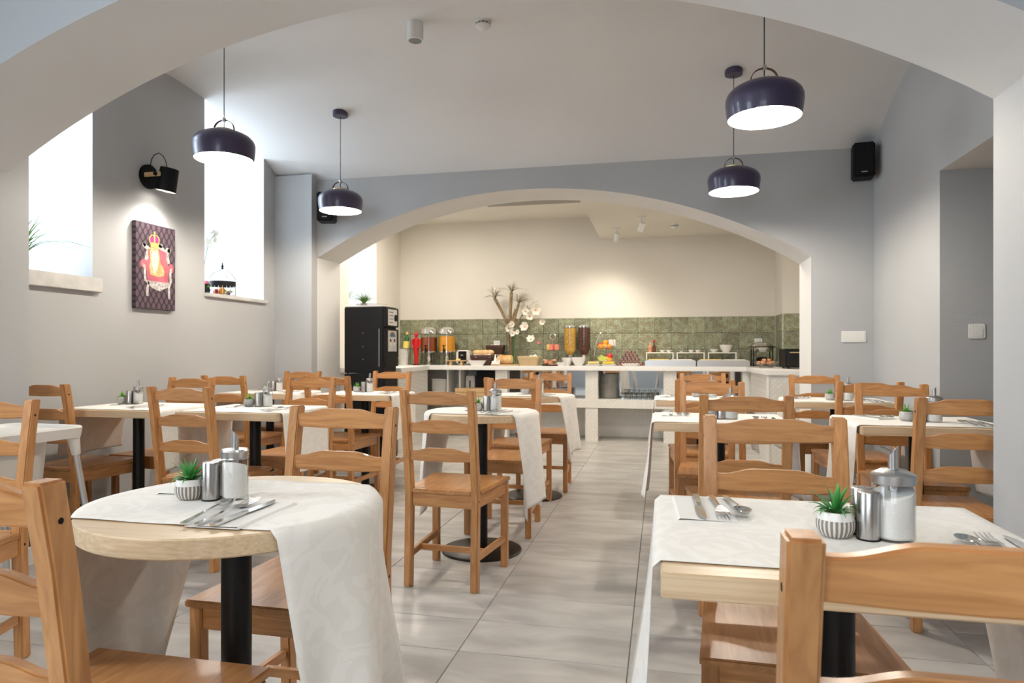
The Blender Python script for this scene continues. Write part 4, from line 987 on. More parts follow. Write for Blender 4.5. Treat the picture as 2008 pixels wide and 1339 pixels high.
b = MB(); b.loft([[(x_, .075+.026*math.cos(2*PI*k/20), 1.40+.032*math.sin(2*PI*k/20)) for k in range(20)] for x_ in (.2145, .226)]); b.build('dial', 'blackp', up)
MB().b2((.213, -.10, 1.075), (.2145, .11, 1.275)).build('picture_panel', 'sill', dr, smooth=False)
for q, (c_, r_) in enumerate((((.35, .05, .05), .062), ((.08, .28, .08), .05), ((.05, .12, .40), .038))):
    M['arc%d' % q] = mat('print_arc_%d' % q, c_, .5); b = MB(); b.loft([[(x_, .005+r_*math.cos(PI*k/12)*1.1, 1.215+r_*.8*math.sin(PI*k/12)) for k in range(13)] for x_ in (.2145, .2150+.0003*q)]); b.build('print_arc', 'arc%d' % q, dr, smooth=False)
for q, y_ in enumerate((-.045, .05)):
    b = MB(); b.loft([[(x_, y_+.036*math.cos(2*PI*k/16), 1.17+.040*math.sin(2*PI*k/16)) for k in range(16)] for x_ in (.2145, .2158)]); b.build('print_cup', 'ceramic', dr, smooth=False)
    b = MB(); b.loft([[(x_, y_+.022*math.cos(2*PI*k/16), 1.18+.018*math.sin(2*PI*k/16)) for k in range(16)] for x_ in (.2145, .2163)]); b.build('print_coffee', 'choco', dr, smooth=False)
MB().b2((.140, -.1535, .93), (.147, -.149, 1.29)).build('edge_strip', 'satin', cm, smooth=False)
for z in (.955, 1.01): b = MB(); b.loft([[(x_, .13+.008*math.cos(2*PI*k/12), z+.008*math.sin(2*PI*k/12)) for k in range(12)] for x_ in (.213, .218)]); b.build('lock', 'chrome', cm)
for z in (1.0, 1.25, 1.12): b = MB(); b.loft([[(-.02+.004*math.cos(2*PI*k/10), y_, z+.004*math.sin(2*PI*k/10)) for k in range(10)] for y_ in (-.1515, -.1495)]); b.build('screw', 'satin', cm)
MB().tube([(-.19, .0, .88), (-.25, .05, .92), (-.285, .06, .85), (-.29, .08, .55)], .008, 8).build('power_cable', 'blackp', cm)
tr = tag(MB().lathe([(.001, 0), (.11, 0), (.15, .016), (.155, .018), (.15, .020), (.11, .004), (.001, .004)], seg=32).build('tray', 'glass'), 'shallow clear tray on top of the coffee machine', 'tray'); tr.location = (-2.74, 6.08, 1.512)
potplant('potted_grass', 'bushy green grass in a black pot on top of the coffee machine', (-2.845, 6.14, 1.517), 90, .13, .004, .75, 31, 'grass', .035, .03, 'blackp')

# ================================================================== HIGH CHAIR
hc = thing('high_chair', 'white plastic high chair with tray at the left frame edge', 'high chair', (-2.83, 2.29, 0), math.radians(-3))
def rr_ring(hx, hy, r, z, cx_=0, cy_=0, n=6):
    out = []
    for qx, qy, a0 in ((1, 1, 0), (-1, 1, PI/2), (-1, -1, PI), (1, -1, 3*PI/2)):
        for k in range(n+1):
            a = a0+PI/2*k/n; out.append((cx_+qx*(hx-r)+r*math.cos(a), cy_+qy*(hy-r)+r*math.sin(a), z))
    return out
b = MB(); b.loft([rr_ring(.15, .175, .05, .46), rr_ring(.17, .195, .06, .50), rr_ring(.185, .205, .06, .70), rr_ring(.19, .21, .06, .72), rr_ring(.175, .195, .055, .72), rr_ring(.155, .18, .05, .52), rr_ring(.02, .02, .01, .505)], cap=True); b.build('seat_shell', 'plastic_w', hc)
b = MB(); rings = []
for z, w in ((.62, .19), (.72, .19), (.80, .175), (.86, .14), (.89, .09), (.90, .04)): rings.append([(-.19, -w, z), (-.165, -w*.98, z), (-.165, w*.98, z), (-.19, w, z)])
b.loft(rings); b.build('backrest', 'plastic_w', hc, bevel=.008)
b = MB(); b.loft([rr_ring(.205, .24, .05, .695, .12), rr_ring(.212, .247, .055, .738, .12), rr_ring(.207, .242, .052, .745, .12), rr_ring(.19, .225, .05, .742, .12), rr_ring(.182, .217, .05, .730, .12), rr_ring(.02, .02, .01, .729, .12)]); b.build('tray', 'plastic_w', hc)
for sx in (-1, 1):
    for sy in (-1, 1):
        xt = .285 if sx > 0 else -.12
        p0 = Vector((xt, sy*.205, .725)); p1 = Vector((xt+sx*.075, sy*.285, 0)); dv = (p1-p0).normalized()
        MB().tube([p0+dv*.09, p1], .0125, 12).build('leg', 'alu', hc)
        MB().tube([p0, p0+dv*.06, p0+dv*.105, p0+dv*.11], [.030, .022, .018, .015], 14).build('leg_sleeve', 'plastic_w', hc)

# ================================================================== BUFFET FOOD AND DISHES
ZC = CT
def lat(name, label, cat, loc, prof, m, seg=28, group=None):
    o = MB().lathe(prof, seg=seg).build(name, m); o.location = loc; return tag(o, label, cat, group)
# bucket + bottle + figure
t = thing('wine_cooler', 'pale stone wine cooler beside the coffee machine', 'cooler', (-3.235, 8.17, ZC))
MB().lathe([(.001, 0), (.055, 0), (.066, .20), (.068, .21), (.062, .21), (.052, .02), (.001, .02)], seg=28).build('body', 'sill', t); MB().lathe([(.067, .195), (.070, .195), (.070, .21), (.067, .21)], seg=28, cap=False).build('rim', 'zinc', t)
t = thing('wine_bottle', 'green bottle with yellow label leaning in the wine cooler', 'bottle', (-3.225, 8.17, ZC+.021)); t.rotation_euler = (0, .10, 0)
MB().lathe([(.001, 0), (.036, .0), (.036, .30), (.030, .33), (.014, .36), (.013, .40), (.015, .402), (.001, .402)], seg=20).build('glass_body', 'greeng', t); MB().lathe([(.0368, .20), (.0368, .29)], seg=20, cap=False).build('label', 'yellow', t); MB().lathe([(.0155, .375), (.0155, .405), (.001, .406)], seg=14).build('capsule', 'yellow', t)
fg = thing('red_statuette', 'red statuette of a standing figure next to the juice dispensers', 'statuette', (-3.10, 8.27, ZC))
MB().lathe([(.001, 0), (.05, 0), (.05, .012), (.001, .012)], seg=24).build('plinth', 'blackp', fg)
b = MB(); b.loft([[(sx_*math.cos(2*PI*k/16), sy_*math.sin(2*PI*k/16), z) for k in range(16)] for z, sx_, sy_ in ((.012, .028, .022), (.05, .026, .02), (.12, .030, .024), (.20, .036, .028), (.24, .032, .026), (.30, .047, .030), (.335, .050, .03), (.352, .020, .018), (.362, .016, .016), (.375, .022, .022), (.40, .026, .026), (.42, .018, .018), (.43, .004, .004))]); b.build('figure', 'red', fg)
for s in (-1, 1): MB().tube([(s*.046, 0, .335), (s*.056, -.012, .26), (s*.030, -.034, .22)], [.016, .013, .011], 10).build('arm', 'red', fg)
def juice(label, x, m, fill):
    t = thing('juice_dispenser', label, 'dispenser', (x, 8.33, ZC), group='juice dispensers')
    MB().lathe([(.001, 0), (.050, 0), (.050, .008), (.022, .03), (.018, .06), (.030, .09), (.016, .12), (.020, .15), (.045, .17), (.001, .17)], seg=28).build('stand', 'chrome', t)
    for k in range(3):
        a = 2*PI*k/3+PI/2; MB().tube([(.09*math.cos(a), .09*math.sin(a), .17), (.105*math.cos(a), .105*math.sin(a), 0.004)], .004, 6).build('foot', 'blackp', t)
    MB().lathe([(.107, .175), (.107, .41)], seg=40, cap=False).build('cylinder', 'glass', t)
    MB().lathe([(.001, .176), (.104, .176), (.104, fill), (.001, fill)], seg=40).build('juice', m, t)
    MB().lathe([(.001, .165), (.110, .165), (.110, .178), (.001, .178)], seg=40).build('base_ring', 'chrome', t)
    MB().lathe([(.113, .405), (.113, .425), (.100, .46), (.06, .485), (.02, .494), (.007, .496), (.007, .512), (.011, .520), (.001, .525)], seg=40).build('lid', 'chrome', t)
    MB().tube([(0, -.105, .20), (0, -.145, .20), (0, -.15, .16)], .012, 10).build('tap', 'blackp', t); MB().tube([(0, -.138, .205), (0, -.142, .25)], .007, 8).build('tap_lever', 'blackp', t); MB().tube([(-.018, -.143, .252), (.018, -.143, .252)], .006, 8).build('tap_lever', 'blackp', t)
juice('glass dispenser of amber juice', -2.945, 'amber', .36); juice('glass dispenser of orange juice', -2.70, 'ojuice', .37)
t = thing('toaster', 'white toaster with a black front on the buffet', 'toaster', (-2.49, 8.38, ZC))
MB().b2((-.088, -.06, .01), (.088, .11, .195)).build('body', 'plastic_w', t, bevel=.02, seg=3); MB().b2((-.055, -.066, .02), (.055, -.058, .18)).build('front_plate', 'blackp', t, bevel=.004); MB().b2((-.016, -.09, .12), (.016, -.06, .135)).build('lever', 'satin', t, bevel=.003)
t = thing('wooden_stand', 'small wooden serving stand left of the bread baskets', 'stand', (-2.51, 8.17, ZC))
MB().b2((-.15, -.05, .052), (.13, .05, .066)).build('plank', 'board', t, bevel=.004)
for s in (-.08, .06): MB().b2((s-.015, -.04, 0), (s+.015, .04, .052)).build('leg', 'board', t, bevel=.003)
lat('butter_pat', 'pat of butter on the wooden serving stand', 'butter', (-2.50, 8.17, ZC+.066), [(.001, 0), (.03, 0), (.028, .018), (.001, .02)], 'cheese', 16)
def basket(label, x, y, z, w, d, h, m):
    t = thing('bread_basket', label, 'basket', (x, y, z))
    b = MB(); rings = []
    for q in range(7):
        s_ = .82+.18*q/6; z_ = h*q/6; rings.append(rr_ring(w/2*s_+(.003 if q % 2 else 0), d/2*s_+(.003 if q % 2 else 0), .03, z_))
    for q in (6, 0): s_ = (.82+.18*q/6)-.05; rings.append(rr_ring(w/2*s_, d/2*s_, .025, h*q/6+.008))
    b.loft(rings); b.build('weave', m, t); return t
def crumple(name, label, cat, loc, w, d, h, m, seed):
    rnd = random.Random(seed); ph = [rnd.uniform(0, 6) for _ in range(6)]; n = 14; vs = []; fs = []
    for j in range(n+1):
        for i in range(n+1):
            u, v = i/n-.5, j/n-.5; e = max(abs(u), abs(v))*2
            z = h*(.55+.35*math.sin(u*9+ph[0])*math.cos(v*8+ph[1])+.2*math.sin((u+v)*14+ph[2]))*(1-e**4)+(0 if e < 1 else -.0)
            vs.append((u*w*(1+.08*math.sin(v*9+ph[3])), v*d*(1+.08*math.sin(u*9+ph[4])), max(z, .001)))
    for j in range(n):
        for i in range(n): a = j*(n+1)+i; fs.append((a, a+1, a+n+2, a+n+1))
    k = len(vs); b = MB(); b.add(vs+[(x_, y_, -.001) for x_, y_, z_ in vs], fs+[tuple(x_+k for x_ in f[::-1]) for f in fs]+[(i, i+k, i+1+k, i+1) for i in range(n)])
    o = b.build(name, m, ang=180); o.location = loc; return tag(o, label, cat)
basket('dark wicker bread basket at the front of the buffet', -2.19, 8.20, ZC, .29, .18, .125, 'wicker_d')
crumple('bread_napkin', 'white napkin spread over the front dark bread basket', 'napkin', (-2.19, 8.20, ZC+.105), .28, .17, .05, 'paper', 3)
for k in range(4):
    o = MB().sphere((0, 0, 0), .045, 16, 10, (1.25, .8, .75)); o = o.build('bread_roll', 'bread'); o.location = (-2.27+.055*k, 8.22+.02*(k % 2), ZC+.165); tag(o, 'bread roll %s in the front dark bread basket' % ('at the left end', 'second from the left', 'third from the left', 'at the right end')[k], 'bread')
basket('dark wicker bread basket raised at the back beside the tall vase', -2.075, 8.42, ZC+.14, .235, .18, .11, 'wicker_d')
st_ = thing('basket_riser', 'wooden riser under the rear dark bread basket', 'stand', (-2.075, 8.42, ZC)); MB().b2((-.10, -.075, .12), (.10, .075, .14)).build('top', 'board', st_, bevel=.003)
for s in (-.085, .085): MB().b2((s-.01, -.07, 0), (s+.01, .07, .12)).build('side', 'board', st_, bevel=.002)
crumple('bread_napkin', 'white napkin over the rear dark bread basket', 'napkin', (-2.075, 8.42, ZC+.235), .21, .16, .04, 'paper', 5)
# boards, loaf
t = tag(MB().b2((-.18, -.085, 0), (.18, .085, .016)).build('bread_board', 'board', bevel=.004), 'wooden bread board under the cut loaf', 'board'); t.location = (-1.885, 8.19, ZC)
t = thing('cut_loaf', 'cut white loaf on the wooden bread board', 'bread', (-1.895, 8.20, ZC+.016))
b = MB(); b.loft([[(x_, s_*.075*math.cos(2*PI*k/20), .058+s_*.058*math.sin(2*PI*k/20)*(1 if math.sin(2*PI*k/20) > 0 else 1.0)) for k in range(20)] for x_, s_ in ((-.10, .35), (-.08, .75), (-.04, .97), (.03, 1.0), (.085, .93))]); b.build('crust', 'bread', t); b = MB(); b.loft([[(x_, .064*math.cos(2*PI*k/20), .058+.048*math.sin(2*PI*k/20)) for k in range(20)] for x_ in (.084, .087)]); b.build('crumb', 'cheese', t)
crumple('loaf_cloth', 'white cloth wrapped over the end of the cut loaf', 'cloth', (-2.00, 8.20, ZC+.018), .10, .20, .13, 'paper', 9)
def sqbowl(label, loc, w, d, h):
    b = MB(); b.loft([rr_ring(w*.32, d*.32, .02, 0), rr_ring(w*.5, d*.5, .02, h), rr_ring(w*.46, d*.46, .018, h), rr_ring(w*.30, d*.30, .015, .010)]); o = b.build('serving_bowl', 'ceramic'); o.location = loc; return tag(o, label, 'bowl')
sqbowl('white square serving bowl left of the loaf', (-2.235, 8.10, ZC), .235, .07, .066)
basket('light wicker basket of cutlery right of the vase', -1.595, 8.2, ZC, .27, .17, .11, 'wicker_l')
crumple('basket_napkin', 'white napkin in the light wicker basket', 'napkin', (-1.565, 8.2, ZC+.085), .20, .14, .055, 'paper', 15)
# vase of dried branches + magnolias
vs_ = thing('flower_arrangement', 'tall glass vase with dried tropical stems and white magnolias', 'flowers', (-1.865, 8.40, ZC))
MB().lathe([(.001, 0), (.055, 0), (.06, .01), (.065, .40), (.078, .50), (.075, .50), (.062, .40), (.055, .015), (.001, .015)], seg=32).build('vase', 'glass', vs_)
rv = random.Random(21)
heads = []
for k, (x1, y1, z1, x2, z2, r) in enumerate(((-.03, 0, .5, -.22, .86, .020), (-.015, .01, .55, .0, .93, .022), (.02, -.01, .5, .10, .78, .018), (.0, -.02, .5, .06, .72, .014))):
    MB().tube([(x1*.2, y1, .03), (x1, y1, z1*.6), (x1*1.3, y1, z1), ((x1*1.3+x2)/2, y1, (z1+z2)/2+.02), (x2, y1, z2)], [r*.6, r*.8, r, r*.9, r*1.0], 10).build('dried_stem', 'twig', vs_)
    heads.append((x2, y1, z2))
for k, h_ in enumerate(heads[:3]):
    b = MB(); blades(b, h_, 26, .20, .006, 1.0, 40+k, .8, .004, .4); b.build('dried_head', 'twig', vs_)
    b = MB(); blades(b, (h_[0], h_[1], h_[2]), 26, .19, .020, .5, 60+k, 1.0, .0, .4); b.build('dry_plume', 'petal', vs_)
for k in range(5):
    a = rv.uniform(-.2, .6); MB().tube([(.02, -.02, .45), (.10+.03*k, -.03, .55+.05*k), (.20+.05*k*(k % 2), -.02, .62+.07*((k*2) % 4))], [.006, .005, .003], 6).build('branch', 'twig', vs_)
for k in range(22):
    x_ = rv.uniform(.12, .36); z_ = rv.uniform(.38, .85); MB().tube([(x_-.05, -.02, z_-.03), (x_, -.03, z_), (x_+.05, -.02, z_+.02)], .0022, 5).build('twig', 'twig', vs_)
for k, (x_, z_, r_) in enumerate(((-.015, .47, .055), (.035, .40, .040), (.10, .42, .035), (.19, .49, .060), (.25, .62, .055), (.20, .68, .05), (.27, .33, .055), (.33, .70, .07), (.41, .55, .04), (.03, .52, .045), (.37, .29, .022))):
    b = MB(); blossom(b, (x_, -.06, z_), r_, 70+k, 6, .5); b.build('magnolia', 'petal' if k != 10 else 'pinkpetal', vs_); MB().sphere((x_, -.066, z_), r_*.18, 8, 6).build('magnolia_eye', 'pastry', vs_)
MB().tube([(.025, -.02, .02), (.03, -.02, .25), (.035, -.02, .45)], .016, 10).build('green_stem', 'stemgreen', vs_)
# two tier cake stand
ck = thing('cake_stand', 'two-tier glass cake stand with a ring handle', 'cake stand', (-1.325, 8.38, ZC))
for z, r in ((.015, .13), (.185, .10)): MB().lathe([(.001, z-.004), (r, z+.004), (r, z+.008), (.001, z)], seg=36).build('glass_plate', 'glass', ck)
MB().tube([(0, 0, 0), (0, 0, .33)], .005, 8).build('rod', 'satin', ck)
MB().tube([(.035*math.cos(2*PI*k/20), 0, .365+.035*math.sin(2*PI*k/20)) for k in range(21)], .004, 6).build('ring_handle', 'satin', ck)
for k in range(6):
    a = 2*PI*k/6+.3; o = MB().b2((-.022, -.022, 0), (.022, .022, .075)).build('sponge_cake', 'pink' if k != 3 else 'cheese', bevel=.006); o.location = (-1.325+.055*math.cos(a), 8.38+.055*math.sin(a), ZC+.190); o.rotation_euler = (0, 0, a); tag(o, 'pink sponge cake cube on the upper cake stand plate' if k != 3 else 'yellow sponge cake cube on the upper cake stand plate', 'cake', 'sponge cakes')
pl = tag(MB().lathe([(.001, 0), (.11, 0), (.125, .012), (.120, .014), (.10, .005), (.001, .005)], seg=32).build('black_plate', 'blackp'), 'black plate heaped with pastries before the cake stand', 'plate'); pl.location = (-1.31, 8.17, ZC)
rp = random.Random(8)
for k in range(10):
    o = MB(); o.loft([[(.040*math.cos(q)*1.0, .012*math.cos(2*PI*j/10)*s_+.028*math.sin(q), .014*math.sin(2*PI*j/10)*s_) for j in range(10)] for q, s_ in ((-.3, .3), (.4, .8), (1.1, 1.1), (1.57, 1.25), (2.1, 1.1), (2.8, .8), (3.4, .3))]); o = o.build('croissant', 'pastry')
    o.location = (-1.31+rp.uniform(-.075, .075), 8.17+rp.uniform(-.05, .05), ZC+.020+.022*(k//4)); o.rotation_euler = (0, 0, rp.uniform(0, 6)); tag(o, 'small brown croissant in the heap on the black plate', 'pastry', 'croissants')
def bowl(label, loc, r, h, m='ceramic', group='white bowls on the buffet'):
    return lat('bowl', label, 'bowl', loc, [(.001, 0), (r*.5, 0), (r*.55, .006), (r*.9, h*.6), (r, h), (r*.96, h), (r*.85, h*.62), (r*.5, .012), (r*.001, .010)], m, 28, group)
bowl('white bowl behind, under the corn flakes dispenser', (-1.12, 8.22, ZC), .068, .10); bowl('large white bowl under the chocolate cereal dispenser', (-.975, 8.18, ZC), .086, .105)
sqbowl('shallow white dish in front of the pastries', (-1.175, 8.09, ZC), .125, .05, .045)
def cereal(label, x, m):
    t = thing('cereal_dispenser', label, 'dispenser', (x, 8.43, ZC), group='cereal dispensers')
    MB().lathe([(.074, .22), (.077, .48)], seg=32, cap=False).build('hopper', 'glass', t); MB().lathe([(.001, .135), (.030, .135), (.045, .15), (.073, .215), (.0745, .47), (.001, .475)], seg=32).build('cereal', m, t)
    MB().lathe([(.080, .478), (.080, .492), (.06, .503), (.001, .505)], seg=32).build('lid', 'chrome', t); MB().lathe([(.001, .10), (.033, .10), (.036, .135), (.03, .14)], seg=20).build('outlet', 'chrome', t); MB().tube([(0, -.035, .115), (0, -.06, .115)], .012, 10).build('knob', 'chrome', t)
    MB().b2((-.012, .03, 0), (.012, .05, .30)).build('stand', 'chrome', t, bevel=.002); MB().b2((-.07, -.05, 0), (.07, .06, .008)).build('foot', 'chrome', t, bevel=.002)
cereal('dispenser of golden corn flakes', -1.113, 'flakes'); cereal('dispenser of dark chocolate cereal', -.935, 'choco')
def dishfood(label, x, m, lb2, y=8.12):
    o = MB(); o.loft([rr_ring(.065, .045, .02, 0), rr_ring(.092, .06, .02, .022), rr_ring(.088, .056, .02, .022), rr_ring(.062, .042, .018, .006)]); o = o.build('serving_dish', 'ceramic'); o.location = (x, y, ZC); tag(o, label, 'dish')
    b = MB()
    for k in range(6): b.box((-.055+.022*k, 0, .022+.006), (.020, .07, .026), Matrix.Rotation(.35, 3, 'Y'))
    o = b.build('sliced_cheese', m, bevel=.002); o.location = (x, y, ZC+.014); tag(o, lb2, 'cheese')
dishfood('white dish of pale cheese slices', -.79, 'cheese', 'row of pale cheese slices on the left dish'); dishfood('white dish of bright yellow cheese', -.61, 'butter', 'bright yellow cheese slices on the right dish')
fs_ = thing('fruit_stand', 'two-tier wire fruit stand on the buffet', 'fruit stand', (-.672, 8.38, ZC))
for z, r in ((.02, .13), (.20, .105)):
    for q in range(3): MB().tube([((r*(.6+.2*q))*math.cos(2*PI*k/28), (r*(.6+.2*q))*math.sin(2*PI*k/28), z+.022*q) for k in range(29)], .0025, 5).build('wire_ring', 'chrome', fs_)
    for k in range(10): a = 2*PI*k/10; MB().tube([(0, 0, z), (r*.6*math.cos(a), r*.6*math.sin(a), z+.002), (r*math.cos(a), r*math.sin(a), z+.044)], .0018, 5).build('wire', 'chrome', fs_)
MB().tube([(.135*math.cos(PI*k/20), .0, .02+.42*math.sin(PI*k/20)) for k in range(21)], .004, 6).build('handle', 'chrome', fs_)
rf = random.Random(3)
for k, (x_, y_, z_, r_, m_, nm, lb) in enumerate(((-.055, -.04, .235, .035, 'orange', 'mandarin', 'mandarin at the left of the upper tier'), (.0, -.055, .24, .036, 'orange', 'mandarin', 'mandarin at the front of the upper tier'), (.055, -.03, .235, .035, 'orange', 'mandarin', 'mandarin at the right of the upper tier'), (.005, .0, .285, .035, 'orange', 'mandarin', 'mandarin topping the heap on the upper tier'), (-.065, .03, .248, .036, 'redfruit', 'apple', 'red apple on the upper tier'),
        (.055, -.03, .115, .042, 'redfruit', 'apple', 'red apple on the lower tier'), (.06, -.07, .07, .034, 'orange', 'mandarin', 'mandarin on the lower tier'))):
    b = MB(); b.sphere((0, 0, 0), r_, 18, 12, (1, 1, .93)); o = b.build(nm, m_); o.location = (-.672+x_, 8.38+y_, ZC+z_); tag(o, lb+' of the fruit stand', 'fruit')
for k in range(4):
    b = MB(); b.tube([(-.085+.012*k, -.06+.008*k, .10), (-.05+.012*k, -.085+.008*k, .065), (-.0+.012*k, -.09+.008*k, .055), (.035+.006*k, -.07+.008*k, .085)], [.006, .017, .018, .006], 10); o = b.build('banana', 'pear'); o.location = (-.672, 8.38, ZC+.012*k); tag(o, ('front lowest', 'second', 'third', 'rear topmost')[k]+' green banana on the lower tier of the fruit stand', 'fruit', 'green bananas')
# jam jar pyramid
M['jam'] = noise_mat('jam_print', (.02, .012, .03), (.62, .32, .30), nscale=55, rough=.4, lo=.45, hi=.55)
jm = None; c_ = 0
for r, n in enumerate((7, 5, 4, 3)):
    for k in range(n):
        lb = 'patterned jam pot, %s from the left in the %s row of the pyramid' % (('first', 'second', 'third', 'fourth', 'fifth', 'sixth', 'seventh')[k], ('bottom', 'second', 'third', 'top')[r])
        if jm is None:
            jm = thing('jam_pot', lb, 'jam pot', group='pyramid of jam pots'); MB().lathe([(.001, 0), (.017, 0), (.021, .040), (.001, .041)], seg=16).build('tub', 'jam', jm); MB().lathe([(.001, .041), (.0215, .041), (.0215, .044), (.001, .045)], seg=16).build('lid', 'blackp', jm); o = jm
        else: o = dup(jm, (0, 0, 0), 0, lb)
        o.location = (-.365+(k-(n-1)/2)*.046, 8.34+.02*r, ZC+r*.046)
pl = tag(MB().lathe([(.001, 0), (.09, 0), (.115, .03), (.110, .03), (.085, .006), (.001, .006)], seg=32).build('deep_plate', 'ceramic'), 'white deep plate in front of the jam pot pyramid', 'plate'); pl.location = (-.35, 8.19, ZC)
# steel cooling trays
for x, lb in ((.11, 'left brushed steel cooling tray on the buffet'), (.705, 'right brushed steel cooling tray on the buffet')):
    t = thing('cooling_tray', lb, 'tray', (x, 8.32, ZC), group='steel cooling trays')
    MB().b2((-.292, -.22, 0), (.292, .24, .07)).build('body', 'satin', t, bevel=.006); b = MB(); b.b2((-.27, -.20, .07), (.27, .22, .076)); b.build('lip', 'ceramic', t, smooth=False)
    for k in (-.13, .13): MB().b2((k-.12, -.19, .076), (k+.12, .02, .084)).build('insert', 'plastic_w' if k > 0 else 'cheese', t, bevel=.003)
for i, x in enumerate((-.01, .352, .715)):
    nm = ('left', 'middle', 'right')[i]
    t = thing('white_riser', '%s of the three white risers on the cooling trays' % nm, 'stand', (x, 8.42, ZC+.076), group='white risers')
    MB().b2((-.162, -.08, .078), (.162, .08, .09)).build('top', 'ceramic', t, bevel=.002)
    for s in (-.156, .156): MB().b2((s-.006, -.08, 0), (s+.006, .08, .08)).build('side', 'ceramic', t, bevel=.002)
ZR = ZC+.166
for i, (x, c_) in enumerate(((-.078, 'red'), (-.125, 'glass'))):
    t = thing('oil_bottle', ('dressing bottle with a red cap on the left riser', 'dressing bottle with a clear neck on the left riser')[i], 'bottle', (x, 8.42, ZR), group='dressing bottles')
    MB().lathe([(.001, 0), (.021, 0), (.021, .06), (.016, .08), (.009, .10), (.009, .125), (.001, .125)], seg=16).build('glass_body', 'choco' if i == 0 else 'pastry', t); MB().lathe([(.001, .122), (.012, .122), (.012, .148), (.001, .15)], seg=14).build('cap', c_, t)
for x, r, h, lb in ((.02, .034, .03, 'small white bowl left on the left riser'), (.10, .034, .03, 'small white bowl right on the left riser'), (.36, .034, .03, 'small white bowl left on the middle riser'), (.44, .034, .03, 'small white bowl right on the middle riser'), (.625, .05, .038, 'white bowl of butter on the right riser'), (.765, .078, .09, 'tall slanted white bowl on the right riser')): bowl(lb, (x, 8.42, ZR), r, h)
t = thing('sauce_boat', 'small chrome sauce pot on the middle riser', 'pot', (.245, 8.42, ZR)); MB().lathe([(.001, 0), (.018, 0), (.026, .02), (.022, .045), (.024, .05), (.001, .05)], seg=20).build('body', 'chrome', t); MB().tube([(.022, 0, .04), (.045, 0, .035), (.028, 0, .015)], .003, 6).build('handle', 'chrome', t)
# chafing dish, eggs, microwave
cf = thing('chafing_dish', 'round chrome chafing dish on a black frame at the right of the buffet', 'chafing dish', (1.15, 8.28, ZC))
MB().lathe([(.001, .17), (.09, .17), (.125, .21), (.13, .235), (.001, .235)], seg=36).build('pan', 'chrome', cf); MB().lathe([(.132, .235), (.125, .25), (.09, .275), (.03, .29), (.012, .292), (.012, .305), (.001, .31)], seg=36).build('lid', 'chrome', cf); MB().lathe([(.150, .222), (.150, .232), (.132, .232), (.132, .222)], seg=36, cap=False).build('frame_ring', 'blackp', cf)
for k in range(4): a = PI/4+PI/2*k; MB().tube([(.145*math.cos(a), .145*math.sin(a), .225), (.15*math.cos(a), .15*math.sin(a), 0.005)], .006, 8).build('leg', 'blackp', cf)
MB().lathe([(.001, .03), (.05, .03), (.06, .09), (.045, .11), (.001, .11)], seg=24).build('burner', 'blackp', cf)
eb = tag(MB().lathe([(.001, 0), (.06, 0), (.07, .006), (.125, .055), (.13, .07), (.125, .07), (.115, .055), (.06, .012), (.001, .010)], seg=36).build('egg_bowl', 'glass'), 'wide bowl of boiled eggs before the black oven', 'bowl'); eb.location = (1.10, 7.62, ZC)
re_ = random.Random(2)
for k in range(9):
    b = MB(); b.sphere((0, 0, 0), .021, 14, 10, (1, 1.25, 1)); o = b.build('boiled_egg', 'egg'); a = 2*PI*k/6 if k < 6 else 2*PI*k/3
    r_ = .072 if k < 6 else .035; o.location = (1.10+r_*math.cos(a), 7.62+r_*math.sin(a), ZC+(.052 if k < 6 else .078)); o.rotation_euler = (0, 0, a*1.7); tag(o, 'brown boiled egg in the wide bowl', 'egg', 'boiled eggs')
mw = thing('oven', 'black countertop oven at the right end of the worktop', 'oven', (1.46, 7.35, ZC))
MB().b2((-.24, -.16, .012), (.20, .20, .20)).build('body', 'blackp', mw, bevel=.008); MB().b2((-.22, -.166, .03), (.10, -.158, .185)).build('door', 'black', mw, bevel=.003); MB().tube([(-.20, -.18, .165), (.08, -.18, .165)], .006, 8).build('handle', 'brass', mw)
for x_ in (-.2, .16):
    for y_ in (-.12, .16): MB().lathe([(.001, 0), (.012, 0), (.012, .012), (.001, .012)], c=(x_, y_, 0), seg=10).build('foot', 'blackp', mw)
# things on the shelf below
ZS = .503
plate_me = MB().lathe([(.001, 0), (.075, 0), (.122, .012), (.124, .014), (.120, .015), (.075, .004), (.001, .004)], seg=32).mesh('dinner_plate', 'ceramic')
ORD = ['lowest', 'second', 'third', 'fourth', 'fifth', 'sixth', 'seventh', 'eighth', 'ninth', 'tenth', 'eleventh', 'twelfth', 'thirteenth', 'fourteenth']
for k in range(14): tag(link('dinner_plate', plate_me, None, (-.612, 8.36, ZS+.0125*k)), 'white dinner plate, %s from the bottom of the tall stack' % ORD[k], 'plate', 'stacked dinner plates')
sp_me = MB().lathe([(.001, 0), (.065, 0), (.108, .012), (.110, .014), (.106, .015), (.065, .004), (.001, .004)], seg=32).mesh('side_plate', 'ceramic')
for k in range(9): tag(link('side_plate', sp_me, None, (-.605, 8.36, ZS+.0125*14+.0135*k)), 'smaller plate, %s of those topping the tall plate stack' % ORD[k], 'plate', 'stacked side plates')
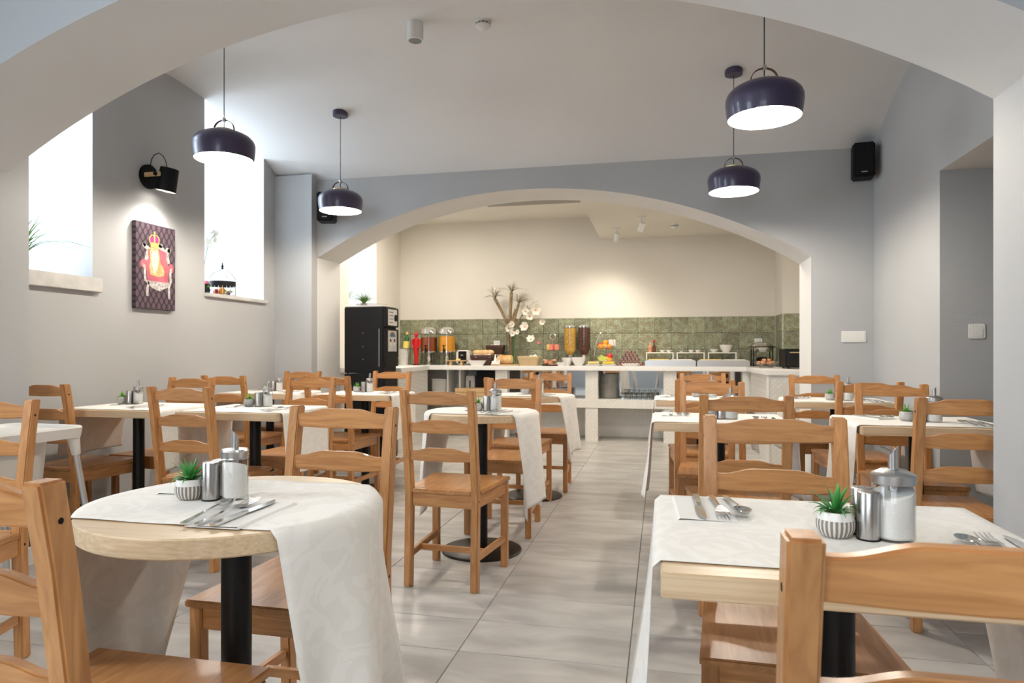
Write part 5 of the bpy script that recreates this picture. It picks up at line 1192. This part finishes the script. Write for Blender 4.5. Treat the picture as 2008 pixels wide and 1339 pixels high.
for k in range(8): tag(link('side_plate', sp_me, None, (-1.19, 8.36, ZS+.0135*k)), 'side plate, %s in the short stack beneath the pastries' % ORD[k], 'plate', 'stacked side plates on the left')
gl_me = MB().lathe([(.027, .001), (.030, .085), (.0285, .085), (.026, .004), (.001, .004), (.001, .001)], seg=18).mesh('tumbler', 'glass')
for r in range(3):
    for k in range(7): tag(link('tumbler', gl_me, None, (-.44+.066*k+.02*(r % 2), 8.17+.075*r, ZS)), 'clear tumbler, %s from the left in the %s row on the shelf' % (('first', 'second', 'third', 'fourth', 'fifth', 'sixth', 'seventh')[k], ('front', 'middle', 'rear')[r]), 'glass', 'tumblers on the shelf')
bx = tag(MB().b2((-.12, -.12, 0), (.12, .10, .33)).build('fridge', 'blackp', bevel=.008), 'small black cooler box on the shelf under the bread baskets', 'cooler'); bx.location = (-2.185, 8.43, ZS)
cr_ = thing('wooden_crate', 'pale wooden crate on the shelf left of the middle round table', 'crate', (-2.33, 8.17, ZS))
MB().b2((-.19, -.07, .0), (.19, .07, .012)).build('bottom', 'board', cr_, smooth=False)
for k in range(2): MB().b2((-.19, -.078, .008+.056*k), (.19, -.068, .058+.056*k)).build('slat', 'board', cr_, bevel=.002); MB().b2((-.19, .068, .008+.056*k), (.19, .078, .058+.056*k)).build('slat', 'board', cr_, bevel=.002)
for s in (-.185, .185): MB().b2((s-.006, -.07, .01), (s+.006, .07, .114)).build('side', 'board', cr_, smooth=False)
bn = thing('paper_dispenser', 'grey paper dispenser on the shelf behind the crate', 'dispenser', (-2.40, 8.45, ZS)); MB().b2((-.06, -.09, 0), (.06, .09, .26)).build('body', 'plastic_w', bn, bevel=.008); MB().b2((-.008, -.094, .10), (.008, -.089, .20)).build('slot', 'blackp', bn, smooth=False)
bn = thing('storage_box', 'white storage box at the left end of the shelf', 'box', (-2.80, 8.42, ZS)); MB().b2((-.10, -.12, 0), (.10, .10, .20)).build('body', 'plastic_w', bn, bevel=.01); MB().b2((-.105, -.125, .20), (.105, .105, .22)).build('lid', 'trim', bn, bevel=.006)
